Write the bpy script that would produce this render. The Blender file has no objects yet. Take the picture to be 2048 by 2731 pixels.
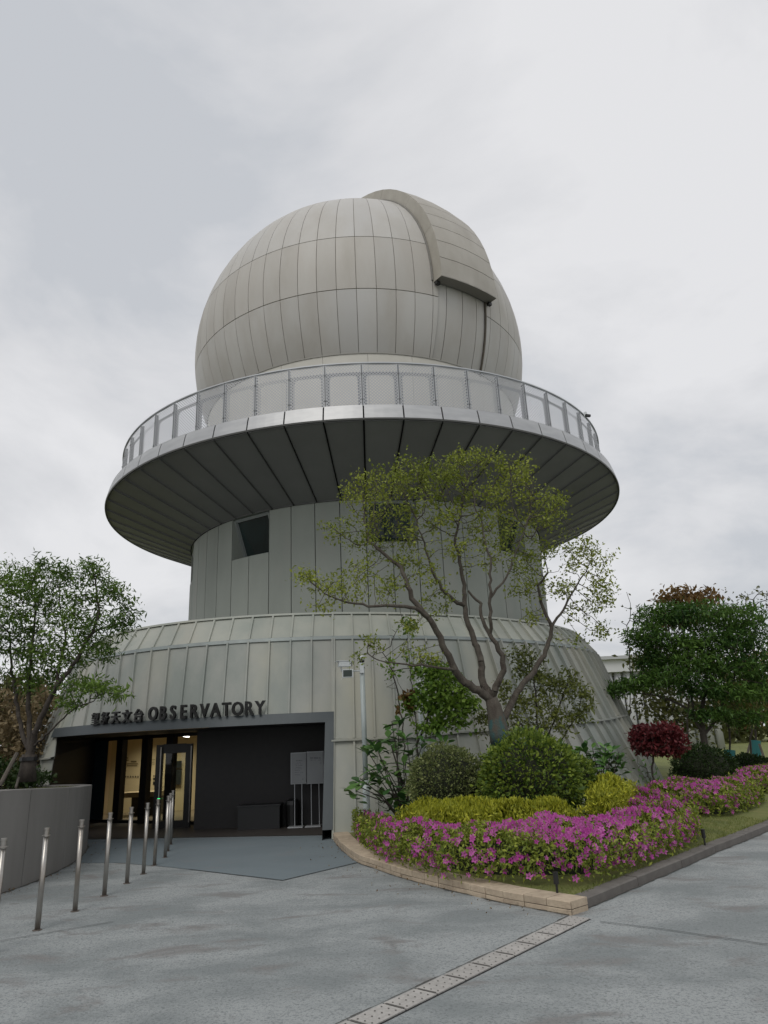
import bpy, math, random
import numpy as np
from mathutils import Vector, Matrix
random.seed(7); RNG = np.random.default_rng(7)
sc = bpy.context.scene
COL = sc.collection
rad = math.radians
# ------------------------------------------------------------------ camera
EYE = 1.6; FPX = 1854.628; PIT = 0.318881; ROL = 0.0461352
cam_d = bpy.data.cameras.new('camera'); cam = bpy.data.objects.new('camera', cam_d); COL.objects.link(cam)
cam_d.sensor_fit = 'VERTICAL'; cam_d.sensor_height = 24.0; cam_d.lens = FPX/2731*24.0
cam_d.clip_start = 0.05; cam_d.clip_end = 3000
cam.matrix_world = Matrix.Translation((0, 0, EYE)) @ Matrix.Rotation(math.pi/2+PIT, 4, 'X') @ Matrix.Rotation(-ROL, 4, 'Z')
sc.camera = cam
# ------------------------------------------------------------------ world: overcast sky
SUN_EL, SUN_AZ = rad(52), rad(200)     # azimuth clockwise from +Y (north)
world = bpy.data.worlds.new('World'); sc.world = world; world.use_nodes = True
nt = world.node_tree; nt.nodes.clear()
def wn(t, **k):
    n = nt.nodes.new(t)
    for a, b in k.items(): setattr(n, a, b)
    return n
out = wn('ShaderNodeOutputWorld')
sky = wn('ShaderNodeTexSky', sky_type='NISHITA', sun_disc=False, sun_elevation=SUN_EL, sun_rotation=SUN_AZ, air_density=1.2, dust_density=3.0)
bg_sky = wn('ShaderNodeBackground'); bg_sky.inputs['Strength'].default_value = 0.09
nt.links.new(sky.outputs[0], bg_sky.inputs['Color'])
tc = wn('ShaderNodeTexCoord'); sep = wn('ShaderNodeSeparateXYZ'); nt.links.new(tc.outputs['Generated'], sep.inputs[0])
mz = wn('ShaderNodeMath', operation='ADD'); nt.links.new(sep.outputs['Z'], mz.inputs[0]); mz.inputs[1].default_value = 0.35
mzz = wn('ShaderNodeMath', operation='MAXIMUM'); nt.links.new(mz.outputs[0], mzz.inputs[0]); mzz.inputs[1].default_value = 0.12
dx = wn('ShaderNodeMath', operation='DIVIDE'); nt.links.new(sep.outputs['X'], dx.inputs[0]); nt.links.new(mzz.outputs[0], dx.inputs[1])
dy = wn('ShaderNodeMath', operation='DIVIDE'); nt.links.new(sep.outputs['Y'], dy.inputs[0]); nt.links.new(mzz.outputs[0], dy.inputs[1])
cmb = wn('ShaderNodeCombineXYZ'); nt.links.new(dx.outputs[0], cmb.inputs[0]); nt.links.new(dy.outputs[0], cmb.inputs[1])
cmb.inputs[2].default_value = 8.1
n1 = wn('ShaderNodeTexNoise'); n1.inputs['Scale'].default_value = 1.7; n1.inputs['Detail'].default_value = 7; n1.inputs['Roughness'].default_value = .55; n1.inputs['Distortion'].default_value = .35
nt.links.new(cmb.outputs[0], n1.inputs['Vector'])
rp = wn('ShaderNodeValToRGB'); cr = rp.color_ramp
cr.elements[0].position = .40; cr.elements[0].color = (.57, .59, .625, 1)
cr.elements[1].position = .61; cr.elements[1].color = (.80, .80, .815, 1)
e = cr.elements.new(.5); e.color = (.70, .705, .725, 1)
nt.links.new(n1.outputs['Fac'], rp.inputs[0])
bg_c = wn('ShaderNodeBackground'); nt.links.new(rp.outputs[0], bg_c.inputs['Color']); bg_c.inputs['Strength'].default_value = 1.03
mx = wn('ShaderNodeMixShader'); mx.inputs[0].default_value = .93
nt.links.new(bg_sky.outputs[0], mx.inputs[1]); nt.links.new(bg_c.outputs[0], mx.inputs[2]); nt.links.new(mx.outputs[0], out.inputs['Surface'])
# ------------------------------------------------------------------ sun (veiled by cloud)
sun_d = bpy.data.lights.new('sun', 'SUN'); sun_d.energy = 0.9; sun_d.angle = rad(28); sun_d.color = (1, .965, .91)
sun = bpy.data.objects.new('sun', sun_d); COL.objects.link(sun)
sdir = Vector((math.sin(SUN_AZ)*math.cos(SUN_EL), math.cos(SUN_AZ)*math.cos(SUN_EL), math.sin(SUN_EL)))
sun.rotation_euler = sdir.to_track_quat('Z', 'Y').to_euler()
sun.location = (-6, -20, 30)
sc.view_settings.view_transform = 'Standard'; sc.view_settings.look = 'None'
sc.view_settings.exposure = 0.0; sc.view_settings.gamma = 1.0; sc.view_settings.use_curve_mapping = False
sc.cycles.max_bounces = 6; sc.cycles.transparent_max_bounces = 16; sc.cycles.caustics_reflective = False; sc.cycles.caustics_refractive = False

# ------------------------------------------------------------------ measuring helper: a sight line of the photograph met with real planes
def _dir(px, py):
    a = px-1024; b = py-1365.5; c, s = math.cos(ROL), math.sin(ROL)
    u = c*a-s*b; w = s*a+c*b; xc, yc = u/FPX, -w/FPX
    return np.array([xc, math.cos(PIT)-yc*math.sin(PIT), math.sin(PIT)+yc*math.cos(PIT)])
def at(px, py, Y):
    d = _dir(px, py); return np.array([0, 0, EYE])+d*(Y/d[1])
def gz(px, py, z=0.0):
    d = _dir(px, py); return np.array([0, 0, EYE])+d*((z-EYE)/d[2])
def ppm(Y): return FPX/Y

# ------------------------------------------------------------------ materials
MATS = {}
def mat(name, col, rough=.7, metal=0., col2=None, nscale=2., ndet=5, stretch=(1, 1, 1), contrast=(.35, .65), bump=0., bscale=60., rnd=0., col3=None, n3=.6, c3=(.55, .75), spec=.5, transl=0., tone=False):
    if name in MATS: return MATS[name]
    m = bpy.data.materials.new(name); m.use_nodes = True; t = m.node_tree; N = t.nodes; Lk = t.links
    b = N['Principled BSDF']; b.inputs['Roughness'].default_value = rough; b.inputs['Metallic'].default_value = metal
    b.inputs['Specular IOR Level'].default_value = spec
    geo = N.new('ShaderNodeNewGeometry'); mp = N.new('ShaderNodeMapping'); mp.inputs['Scale'].default_value = stretch
    Lk.new(geo.outputs['Position'], mp.inputs['Vector'])
    rgb = N.new('ShaderNodeRGB'); rgb.outputs[0].default_value = (*col, 1); cur = rgb.outputs[0]
    if col2 is not None:
        if tone:
            at_ = N.new('ShaderNodeAttribute'); at_.attribute_name = 'tone'; fac = at_.outputs['Fac']
        else:
            nz = N.new('ShaderNodeTexNoise'); nz.inputs['Scale'].default_value = nscale; nz.inputs['Detail'].default_value = ndet; nz.inputs['Roughness'].default_value = .6
            Lk.new(mp.outputs[0], nz.inputs['Vector'])
            mr = N.new('ShaderNodeMapRange'); mr.inputs[1].default_value = contrast[0]; mr.inputs[2].default_value = contrast[1]
            Lk.new(nz.outputs['Fac'], mr.inputs[0]); fac = mr.outputs[0]
        mi = N.new('ShaderNodeMix'); mi.data_type = 'RGBA'; Lk.new(fac, mi.inputs['Factor']); Lk.new(cur, mi.inputs['A']); mi.inputs['B'].default_value = (*col2, 1)
        cur = mi.outputs['Result']
    if col3 is not None:
        nz = N.new('ShaderNodeTexNoise'); nz.inputs['Scale'].default_value = n3; nz.inputs['Detail'].default_value = 4
        Lk.new(mp.outputs[0], nz.inputs['Vector'])
        mr = N.new('ShaderNodeMapRange'); mr.inputs[1].default_value = c3[0]; mr.inputs[2].default_value = c3[1]; Lk.new(nz.outputs['Fac'], mr.inputs[0])
        mi = N.new('ShaderNodeMix'); mi.data_type = 'RGBA'; Lk.new(mr.outputs[0], mi.inputs['Factor']); Lk.new(cur, mi.inputs['A']); mi.inputs['B'].default_value = (*col3, 1)
        cur = mi.outputs['Result']
    if rnd:
        oi = N.new('ShaderNodeObjectInfo'); mr = N.new('ShaderNodeMapRange'); mr.inputs[3].default_value = 1-rnd; mr.inputs[4].default_value = 1+rnd
        Lk.new(oi.outputs['Random'], mr.inputs[0])
        vm = N.new('ShaderNodeVectorMath'); vm.operation = 'SCALE'; Lk.new(cur, vm.inputs[0]); Lk.new(mr.outputs[0], vm.inputs['Scale']); cur = vm.outputs[0]
    Lk.new(cur, b.inputs['Base Color'])
    if bump:
        nb = N.new('ShaderNodeTexNoise'); nb.inputs['Scale'].default_value = bscale; nb.inputs['Detail'].default_value = 4; Lk.new(geo.outputs['Position'], nb.inputs['Vector'])
        bp = N.new('ShaderNodeBump'); bp.inputs['Strength'].default_value = bump; bp.inputs['Distance'].default_value = .01
        Lk.new(nb.outputs['Fac'], bp.inputs['Height']); Lk.new(bp.outputs[0], b.inputs['Normal'])
    if transl:
        tr = N.new('ShaderNodeBsdfTranslucent'); Lk.new(cur, tr.inputs[0]); ms = N.new('ShaderNodeMixShader'); ms.inputs[0].default_value = transl
        Lk.new(b.outputs[0], ms.inputs[1]); Lk.new(tr.outputs[0], ms.inputs[2]); Lk.new(ms.outputs[0], N['Material Output'].inputs['Surface'])
    MATS[name] = m; return m
def emis(name, col, s):
    m = bpy.data.materials.new(name); m.use_nodes = True; b = m.node_tree.nodes['Principled BSDF']
    b.inputs['Base Color'].default_value = (*col, 1); b.inputs['Emission Color'].default_value = (*col, 1); b.inputs['Emission Strength'].default_value = s
    return m
def glassm(name, tint, refl=.12):
    m = bpy.data.materials.new(name); m.use_nodes = True; t = m.node_tree; t.nodes.clear()
    o = t.nodes.new('ShaderNodeOutputMaterial'); tr = t.nodes.new('ShaderNodeBsdfTransparent'); tr.inputs[0].default_value = (*tint, 1)
    gl = t.nodes.new('ShaderNodeBsdfGlossy'); gl.inputs['Roughness'].default_value = .03
    fr = t.nodes.new('ShaderNodeFresnel'); fr.inputs[0].default_value = 1.5
    ms = t.nodes.new('ShaderNodeMixShader'); t.links.new(fr.outputs[0], ms.inputs[0]); t.links.new(tr.outputs[0], ms.inputs[1]); t.links.new(gl.outputs[0], ms.inputs[2]); t.links.new(ms.outputs[0], o.inputs[0])
    return m

M_dome = mat('dome_paint', (.50, .485, .455), .5, 0, (.43, .405, .365), 1.1, 6, (1, 1, .35), (.38, .68), rnd=.035, col3=(.50, .49, .47), n3=.45, c3=(.5, .75), bump=.05, bscale=5)
M_dome_dirty = mat('dome_paint_dusty', (.445, .42, .38), .55, 0, (.485, .468, .435), 1.1, 6, (1, 1, .3), (.4, .7), rnd=.04, col3=(.365, .34, .295), n3=.9, c3=(.55, .78), bump=.05, bscale=5)
M_shut = mat('shutter_paint', (.43, .405, .36), .55, 0, (.35, .325, .28), 1.5, 6, (1, 1, .5), (.35, .7), rnd=.03, bump=.05, bscale=5)
M_shut_side = mat('shutter_side_paint', (.43, .405, .35), .55, 0, (.36, .335, .285), 3, 6, (1, 1, .5), rnd=.03)
M_joint = mat('joint_rubber', (.27, .25, .215), .8)  # plain brown of the joints and the backing behind panels
M_cream = mat('cream_panel', (.60, .58, .52), .5, 0, (.54, .52, .46), 1.2, rnd=.02)
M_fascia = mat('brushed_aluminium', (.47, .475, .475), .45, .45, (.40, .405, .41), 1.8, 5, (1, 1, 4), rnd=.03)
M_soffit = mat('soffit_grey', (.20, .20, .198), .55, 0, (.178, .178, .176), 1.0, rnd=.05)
M_dark = mat('black_joint', (.012, .012, .012), .8)
M_drum = mat('concrete_panel_greenish', (.31, .33, .295), .7, 0, (.255, .275, .245), .9, 7, (1, 1, .35), (.35, .7), rnd=.05, bump=.12, bscale=22, col3=(.30, .305, .275), n3=1.7)
M_zinc = mat('weathered_zinc', (.33, .335, .305), .55, .0, (.235, .26, .238), 1.0, 8, (1, 1, .45), (.38, .64), rnd=.07, bump=.25, bscale=3.2, col3=(.38, .375, .31), n3=.7, c3=(.5, .75))
M_zinc_roof = mat('weathered_zinc_roof', (.385, .395, .345), .5, .0, (.30, .325, .29), 1.3, 7, (1, 1, 1), (.35, .68), rnd=.07, bump=.3, bscale=3.2, col3=(.40, .39, .33), n3=.8)
M_flash = mat('blue_grey_flashing', (.25, .285, .275), .5, .2, (.21, .235, .23), 3)
M_portal = mat('portal_steel', (.07, .082, .088), .5, .2, (.058, .07, .076), 1.5)
M_vest = mat('black_cladding', (.022, .021, .021), .6, 0, (.027, .025, .025), 8)
M_vfloor = mat('shaded_brown_floor', (.05, .043, .038), .55, 0, (.06, .053, .047), 2)  # brown floor, mostly recess shade put into the colour
M_beige = mat('interior_plaster', (.62, .52, .34), .8)
M_intfloor = mat('interior_floor', (.16, .13, .09), .4)
M_steel = mat('satin_stainless', (.40, .385, .36), .32, .85, (.30, .25, .20), 6, 4, (1, 1, .5), (.45, .75), rnd=.04)
M_galv = mat('light_grey_metal', (.50, .515, .53), .5, .3, rnd=.03)
M_white = mat('white_metal', (.62, .65, .66), .45, .1)
M_polew = mat('mint_white_pole_paint', (.50, .55, .545), .45, .1, (.42, .47, .46), 3)
M_black = mat('black_plastic', (.015, .015, .015), .4)
M_conc = mat('planter_concrete', (.228, .219, .205), .85, 0, (.19, .181, .168), 3, 7, (1, 1, .25), (.35, .7), rnd=.03, bump=.25, bscale=90)
M_letter = mat('bronze_black_letter', (.022, .022, .022), .4, .4)
M_stone = mat('beige_kerb_stone', (.50, .41, .30), .85, 0, (.38, .30, .22), 9, 6, (1, 1, 1), (.38, .7), rnd=.10, bump=.6, bscale=60, col3=(.25, .20, .15), n3=14, c3=(.62, .8))
M_kerb = mat('grey_kerb_stone', (.15, .138, .125), .85, 0, (.115, .105, .095), 6, rnd=.06, bump=.4, bscale=70)
M_slab = mat('drain_granite', (.42, .405, .38), .7, 0, (.34, .325, .305), 40, 4, rnd=.05, bump=.3, bscale=120, col3=(.48, .46, .43), n3=4)
M_soil = mat('dark_mulch', (.030, .022, .015), .95, 0, (.05, .038, .026), 25, bump=1, bscale=60)
M_lawn = mat('lawn_ground', (.12, .15, .035), .95, 0, (.18, .18, .055), 3, 6, bump=.8, bscale=120, col3=(.075, .095, .025), n3=1.1)
M_bark = mat('grey_brown_bark', (.062, .050, .040), .9, 0, (.10, .088, .07), 14, 6, (1, 1, .4), bump=1, bscale=45)
M_bark_d = mat('dark_bark', (.040, .032, .026), .9, 0, (.065, .055, .045), 14, 6, (1, 1, .4), bump=1, bscale=45)
M_wrap = mat('teal_bark_wrap', (.035, .10, .10), .85, 0, (.085, .075, .058), 7, 6, (1, 1, .6), (.42, .6), bump=1, bscale=40)
M_stake = mat('wood_stake', (.11, .095, .075), .85, 0, (.07, .06, .05), 9)
def leafm(n, a, b, tr=.3, rough=.55): return mat(n, a, rough, 0, b, tone=True, transl=tr, spec=.35)
L_main = leafm('leaf_olive', (.13, .175, .026), (.34, .38, .06))
L_left = leafm('leaf_deep_green', (.04, .09, .018), (.17, .27, .04))
L_dark = leafm('leaf_blue_green', (.03, .085, .02), (.14, .25, .045))
L_mapl = leafm('leaf_maple_green', (.07, .155, .022), (.22, .34, .05))
L_brown = leafm('leaf_bronze', (.14, .075, .028), (.24, .155, .05))
L_olive = leafm('leaf_dull_olive', (.075, .085, .03), (.155, .165, .045))
L_olive2 = leafm('leaf_light_olive', (.085, .11, .028), (.25, .28, .06))
L_big = leafm('leaf_glossy_green', (.04, .105, .03), (.12, .24, .055), .2, .38)
L_red = leafm('leaf_crimson', (.085, .014, .018), (.20, .035, .04))
L_gold = leafm('leaf_golden', (.16, .20, .02), (.62, .62, .06))
L_varg = leafm('leaf_variegated', (.06, .095, .025), (.30, .33, .13))
L_ball = leafm('leaf_privet', (.035, .085, .015), (.27, .35, .05))
L_dball = leafm('leaf_boxwood', (.014, .035, .008), (.045, .08, .018))
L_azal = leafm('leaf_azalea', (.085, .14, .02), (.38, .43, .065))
L_azal_d = leafm('leaf_azalea_inner', (.02, .035, .010), (.05, .07, .018))
M_petal = mat('azalea_petal', (.50, .075, .37), .6, 0, (.70, .21, .56), tone=True, transl=.35, spec=.2)
M_petal_w = mat('azalea_petal_white', (.8, .72, .74), .6, transl=.3)
L_grass = leafm('grass_blade', (.11, .15, .03), (.24, .26, .07))
L_tan = leafm('leaf_tan_new_growth', (.15, .11, .05), (.33, .26, .15))

# pavement material
def pave_mat(name, c1, c2, c3, c4, bumpk):
    m = bpy.data.materials.new(name); m.use_nodes = True; t = m.node_tree; N = t.nodes; Lk = t.links; b = N['Principled BSDF']
    geo = N.new('ShaderNodeNewGeometry')
    def noise(s, d, vec=None, st=None, dist=0):
        z = N.new('ShaderNodeTexNoise'); z.inputs['Scale'].default_value = s; z.inputs['Detail'].default_value = d; z.inputs['Roughness'].default_value = .62; z.inputs['Distortion'].default_value = dist
        if st:
            mp = N.new('ShaderNodeMapping'); mp.inputs['Scale'].default_value = st; mp.inputs['Rotation'].default_value = (0, 0, .25); Lk.new(geo.outputs['Position'], mp.inputs[0]); Lk.new(mp.outputs[0], z.inputs['Vector'])
        else: Lk.new(geo.outputs['Position'], z.inputs['Vector'])
        return z.outputs['Fac']
    def mr(x, a, b_):
        r = N.new('ShaderNodeMapRange'); r.inputs[1].default_value = a; r.inputs[2].default_value = b_; Lk.new(x, r.inputs[0]); return r.outputs[0]
    def mixc(f, A, B):
        i = N.new('ShaderNodeMix'); i.data_type = 'RGBA'; Lk.new(f, i.inputs['Factor'])
        for s, v_ in (('A', A), ('B', B)):
            if isinstance(v_, tuple): i.inputs[s].default_value = (*v_, 1)
            else: Lk.new(v_, i.inputs[s])
        return i.outputs['Result']
    big = mr(noise(.8, 10, st=(1, 1.4, 1), dist=.25), .42, .60)
    c = mixc(big, c1, c2)
    c = mixc(mr(noise(1.3, 9, st=(.9, 1.6, 1), dist=.5), .55, .66), c, c3)
    grit = noise(140, 3)
    c = mixc(mr(noise(48, 7), .50, .68), c, c4); c = mixc(mr(grit, .54, .70), c, c4)
    Lk.new(c, b.inputs['Base Color']); b.inputs['Roughness'].default_value = .82
    bp = N.new('ShaderNodeBump'); bp.inputs['Strength'].default_value = bumpk; bp.inputs['Distance'].default_value = .012
    ad = N.new('ShaderNodeMath'); ad.operation = 'ADD'; Lk.new(noise(75, 5), ad.inputs[0]); Lk.new(big, ad.inputs[1]); Lk.new(ad.outputs[0], bp.inputs['Height']); Lk.new(bp.outputs[0], b.inputs['Normal'])
    return m
M_pave = pave_mat('weathered_asphalt', (.35, .37, .368), (.228, .25, .25), (.222, .216, .208), (.15, .165, .168), .8)
M_apron = pave_mat('blue_grey_screed', (.165, .20, .215), (.15, .182, .198), (.17, .19, .20), (.14, .17, .185), .15)

# perforated sheet (holes are cut by transparency)
def perf_mat(name, col, p, r):
    m = bpy.data.materials.new(name); m.use_nodes = True; t = m.node_tree; N = t.nodes; Lk = t.links; b = N['Principled BSDF']
    b.inputs['Base Color'].default_value = (*col, 1); b.inputs['Roughness'].default_value = .5; b.inputs['Metallic'].default_value = .2
    uv = N.new('ShaderNodeUVMap'); s = N.new('ShaderNodeSeparateXYZ'); Lk.new(uv.outputs[0], s.inputs[0])
    def M(op, a, b_=None):
        n = N.new('ShaderNodeMath'); n.operation = op
        for i, x in enumerate((a, b_)):
            if x is None: continue
            if isinstance(x, (int, float)): n.inputs[i].default_value = x
            else: Lk.new(x, n.inputs[i])
        return n.outputs[0]
    A = M('DIVIDE', M('ADD', s.outputs[0], s.outputs[1]), p); B = M('DIVIDE', M('SUBTRACT', s.outputs[0], s.outputs[1]), p)
    fa = M('SUBTRACT', M('FRACT', A), .5); fb = M('SUBTRACT', M('FRACT', B), .5)
    d = M('ADD', M('MULTIPLY', fa, fa), M('MULTIPLY', fb, fb)); hole = M('LESS_THAN', d, r*r)
    tr = N.new('ShaderNodeBsdfTransparent'); ms = N.new('ShaderNodeMixShader'); Lk.new(hole, ms.inputs[0]); Lk.new(b.outputs[0], ms.inputs[1]); Lk.new(tr.outputs[0], ms.inputs[2])
    Lk.new(ms.outputs[0], N['Material Output'].inputs['Surface']); return m
M_perf = perf_mat('perforated_sheet', (.46, .47, .49), .078, .37)
M_perf2 = perf_mat('perforated_backing', (.24, .25, .26), .078, .30)
G_win = mat('teal_window_glass', (.018, .036, .036), .05, 0, (.012, .022, .022), 1.2, spec=1.0)
G_fac = glassm('clear_glass', (.86, .90, .86))
M_lamp = emis('tube_lamp', (1, .95, .85), 9)
M_screen = mat('dark_screen', (.03, .035, .035), .3)
M_print = mat('wall_print', (.16, .13, .08), .8)
M_printb = mat('wall_print_black', (.02, .018, .012), .8)
M_ledg = emis('green_indicator', (.05, .9, .25), 1.5)
M_board = mat('grey_sign_board', (.33, .345, .35), .4, 0, (.29, .30, .31), 2)
M_ink = mat('board_ink', (.10, .105, .11), .6)

# ------------------------------------------------------------------ building blocks
W = {}   # world origin of each object built in world coordinates
def link(o, parent=None):
    COL.objects.link(o)
    if parent is not None: o.parent = parent
    return o
def tag(o, label=None, cat=None, group=None, kind=None):
    if label: o['label'] = label
    if cat: o['category'] = cat
    if group: o['group'] = group
    if kind: o['kind'] = kind
    return o
def thing(name, loc, label, cat, group=None, rz=0):
    o = bpy.data.objects.new(name, None); o.empty_display_size = .2; o.location = tuple(float(c) for c in loc); o.rotation_euler = (0, 0, rz)
    link(o); W[o.name] = np.array([float(c) for c in loc]); return tag(o, label, cat, group)
class MB:
    def __init__(s): s.v = []; s.f = []; s.uv = None
    def quad(s, a, b, c, d):
        i = len(s.v); s.v += [tuple(a), tuple(b), tuple(c), tuple(d)]; s.f.append((i, i+1, i+2, i+3))
    def box(s, c, size, rz=0, rx=0):
        x, y, z = [k/2 for k in size]; R = Matrix.Rotation(rz, 3, 'Z') @ Matrix.Rotation(rx, 3, 'X'); i = len(s.v)
        for sx in (-1, 1):
            for sy in (-1, 1):
                for sz in (-1, 1): s.v.append(tuple(Vector(c)+R @ Vector((sx*x, sy*y, sz*z))))
        for f in ((0, 1, 3, 2), (4, 6, 7, 5), (0, 4, 5, 1), (2, 3, 7, 6), (0, 2, 6, 4), (1, 5, 7, 3)): s.f.append(tuple(i+k for k in f))
        return s
    def tube(s, pts, rs, n=8, cap=True):
        pts = [Vector(p) for p in pts]; rings = []
        for k, p in enumerate(pts):
            d = (pts[min(k+1, len(pts)-1)]-pts[max(k-1, 0)])
            d = d.normalized() if d.length > 1e-9 else Vector((0, 0, 1))
            a = d.cross(Vector((0, 1, .013))).normalized() if abs(d.y) < .9 else d.cross(Vector((1, 0, 0))).normalized(); b = d.cross(a)
            r = rs[k] if hasattr(rs, '__len__') else rs
            i = len(s.v); rings.append(i)
            for q in range(n):
                t = 2*math.pi*q/n; s.v.append(tuple(p+a*math.cos(t)*r+b*math.sin(t)*r))
        for k in range(len(rings)-1):
            A, B = rings[k], rings[k+1]
            for q in range(n): s.f.append((A+q, A+(q+1) % n, B+(q+1) % n, B+q))
        if cap: s.f.append(tuple(rings[0]+q for q in range(n))[::-1]); s.f.append(tuple(rings[-1]+q for q in range(n)))
        return s
    def lathe(s, prof, c=(0, 0, 0), n=16):
        i0 = len(s.v)
        for (r, z) in prof:
            for q in range(n):
                t = 2*math.pi*q/n; s.v.append((c[0]+r*math.cos(t), c[1]+r*math.sin(t), c[2]+z))
        for k in range(len(prof)-1):
            for q in range(n): s.f.append((i0+k*n+q, i0+k*n+(q+1) % n, i0+(k+1)*n+(q+1) % n, i0+(k+1)*n+q))
        s.f.append(tuple(i0+q for q in range(n))[::-1]); s.f.append(tuple(i0+(len(prof)-1)*n+q for q in range(n)))
        return s
    def prism(s, poly, z0, z1):
        i = len(s.v); n = len(poly)
        s.v += [(p[0], p[1], z0) for p in poly]+[(p[0], p[1], z1) for p in poly]
        s.f.append(tuple(range(i, i+n))[::-1]); s.f.append(tuple(range(i+n, i+2*n)))
        for k in range(n): s.f.append((i+k, i+(k+1) % n, i+n+(k+1) % n, i+n+k))
        return s
    def grid(s, fn, nu, nv, thick=0., uvf=None):
        """outer skin of fn(u,v) plus side edges of the given depth (towards -normal)"""
        P = np.array([[fn(i/nu, j/nv) for j in range(nv+1)] for i in range(nu+1)], float)
        i0 = len(s.v); s.v += [tuple(p) for p in P.reshape(-1, 3)]
        idx = lambda i, j: i0+i*(nv+1)+j
        for i in range(nu):
            for j in range(nv):
                a, b, c, d = P[i, j], P[i+1, j], P[i+1, j+1], P[i, j+1]
                if np.linalg.norm(np.cross(c-a, d-b)) < 1e-7: continue
                s.f.append((idx(i, j), idx(i+1, j), idx(i+1, j+1), idx(i, j+1)))
        if thick:
            gu = np.gradient(P, axis=0); gv = np.gradient(P, axis=1) if nv > 0 else gu
            nn = np.cross(gu, gv); L = np.linalg.norm(nn, axis=2, keepdims=True); L[L < 1e-9] = 1; nn /= L
            Q = P-nn*thick; j0 = len(s.v)
            bd = [(i, 0) for i in range(nu+1)]+[(nu, j) for j in range(1, nv+1)]+[(i, nv) for i in range(nu-1, -1, -1)]+[(0, j) for j in range(nv-1, 0, -1)]
            for (i, j) in bd: s.v.append(tuple(Q[i, j]))
            k0 = len(s.v)
            for (i, j) in bd: s.v.append(tuple(P[i, j]))
            m = len(bd)
            for k in range(m):
                a = bd[k]; b = bd[(k+1) % m]; s.f.append((k0+(k+1) % m, k0+k, j0+k, j0+(k+1) % m))
        return s
    def build(s, name, m, parent=None, smooth=False, local=False, kind=None, label=None):
        me = bpy.data.meshes.new(name); me.from_pydata([tuple(map(float, p)) for p in s.v], [], s.f); me.materials.append(m)
        if smooth: me.shade_smooth()
        me.update(); return mesh_obj(name, me, parent, local, kind, label)
def mesh_obj(name, me, parent=None, local=False, kind=None, label=None):
    o = bpy.data.objects.new(name, me); link(o, parent)
    if not local:
        if parent is not None: o.location = tuple(-W[parent.name])
        W[o.name] = np.zeros(3)
    else: W[o.name] = W[parent.name] if parent is not None else np.zeros(3)
    if kind: o['kind'] = kind
    if label: o['label'] = label
    return o
def struct(o): o['kind'] = 'structure'; return o
def fast_mesh(name, V, F4, m, tone=None, smooth=False, m_idx=None):
    """numpy quads mesh"""
    me = bpy.data.meshes.new(name); nv = len(V); nf = len(F4)
    me.vertices.add(nv); me.vertices.foreach_set('co', np.ascontiguousarray(V, np.float32).ravel())
    me.loops.add(nf*4); me.loops.foreach_set('vertex_index', np.ascontiguousarray(F4, np.int32).ravel())
    me.polygons.add(nf); me.polygons.foreach_set('loop_start', np.arange(nf, dtype=np.int32)*4); me.polygons.foreach_set('loop_total', np.full(nf, 4, np.int32))
    me.materials.append(m)
    if tone is not None:
        a = me.attributes.new('tone', 'FLOAT', 'FACE'); a.data.foreach_set('value', np.ascontiguousarray(tone, np.float32))
    me.update(calc_edges=True)
    if smooth: me.shade_smooth()
    return me
def copy_tree(o, parent=None):
    c = o.copy(); COL.objects.link(c)
    if parent is not None: c.parent = parent
    for ch in list(o.children): copy_tree(ch, c)
    return c

# ================================================================== GROUND
g = MB(); g.quad((-400, -60, 0), (400, -60, 0), (400, 900, 0), (-400, 900, 0)); struct(g.build('ground', M_lawn))
pv = MB(); pv.v = [(-30, -20, .006), (30, -20, .006), (30, 40.6, .006), (5.75, 12.05, .006), (1.66, 7.38, .006), (1.0, 8.0, .006), (-.9, 11.9, .006), (-.9, 17.2, .006), (-13, 17.2, .006), (-30, 14, .006)]
pv.f = [tuple(range(10))]; struct(pv.build('pavement', M_pave))
ap = [gz(217, 2303), gz(322, 2303), gz(455, 2315), gz(507, 2321), gz(753.7, 2350.6), gz(957, 2301.8), (-.9, 11.95, 0), (-1.13, 13.5, 0), (-.95, 13.9, 0), (-6.6, 15.2, 0), (-6.2, 14.0, 0)]
a_ = MB(); a_.v = [(p[0], p[1], .011) for p in ap]; a_.f = [tuple(range(len(ap)))]; struct(a_.build('entrance_apron', M_apron))
# saw-cut joints in the pavement
jt = MB()
for (x0, y0, x1, y1) in ((0, 2513, 302, 2462), (1600, 2462, 1780, 2484), (1780, 2484, 2048, 2524), (507, 2321, 753.7, 2350.6), (753.7, 2350.6, 957, 2301.8)):
    a, b = gz(x0, y0), gz(x1, y1); d = (b-a)[:2]; d /= np.linalg.norm(d); n = np.array([-d[1], d[0]])*.006
    jt.quad((*(a[:2]-n), .015), (*(b[:2]-n), .015), (*(b[:2]+n), .015), (*(a[:2]+n), .015))
o = jt.build('pavement_joint', mat('joint_fill', (.06, .065, .066), .9)); struct(o)

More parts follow.
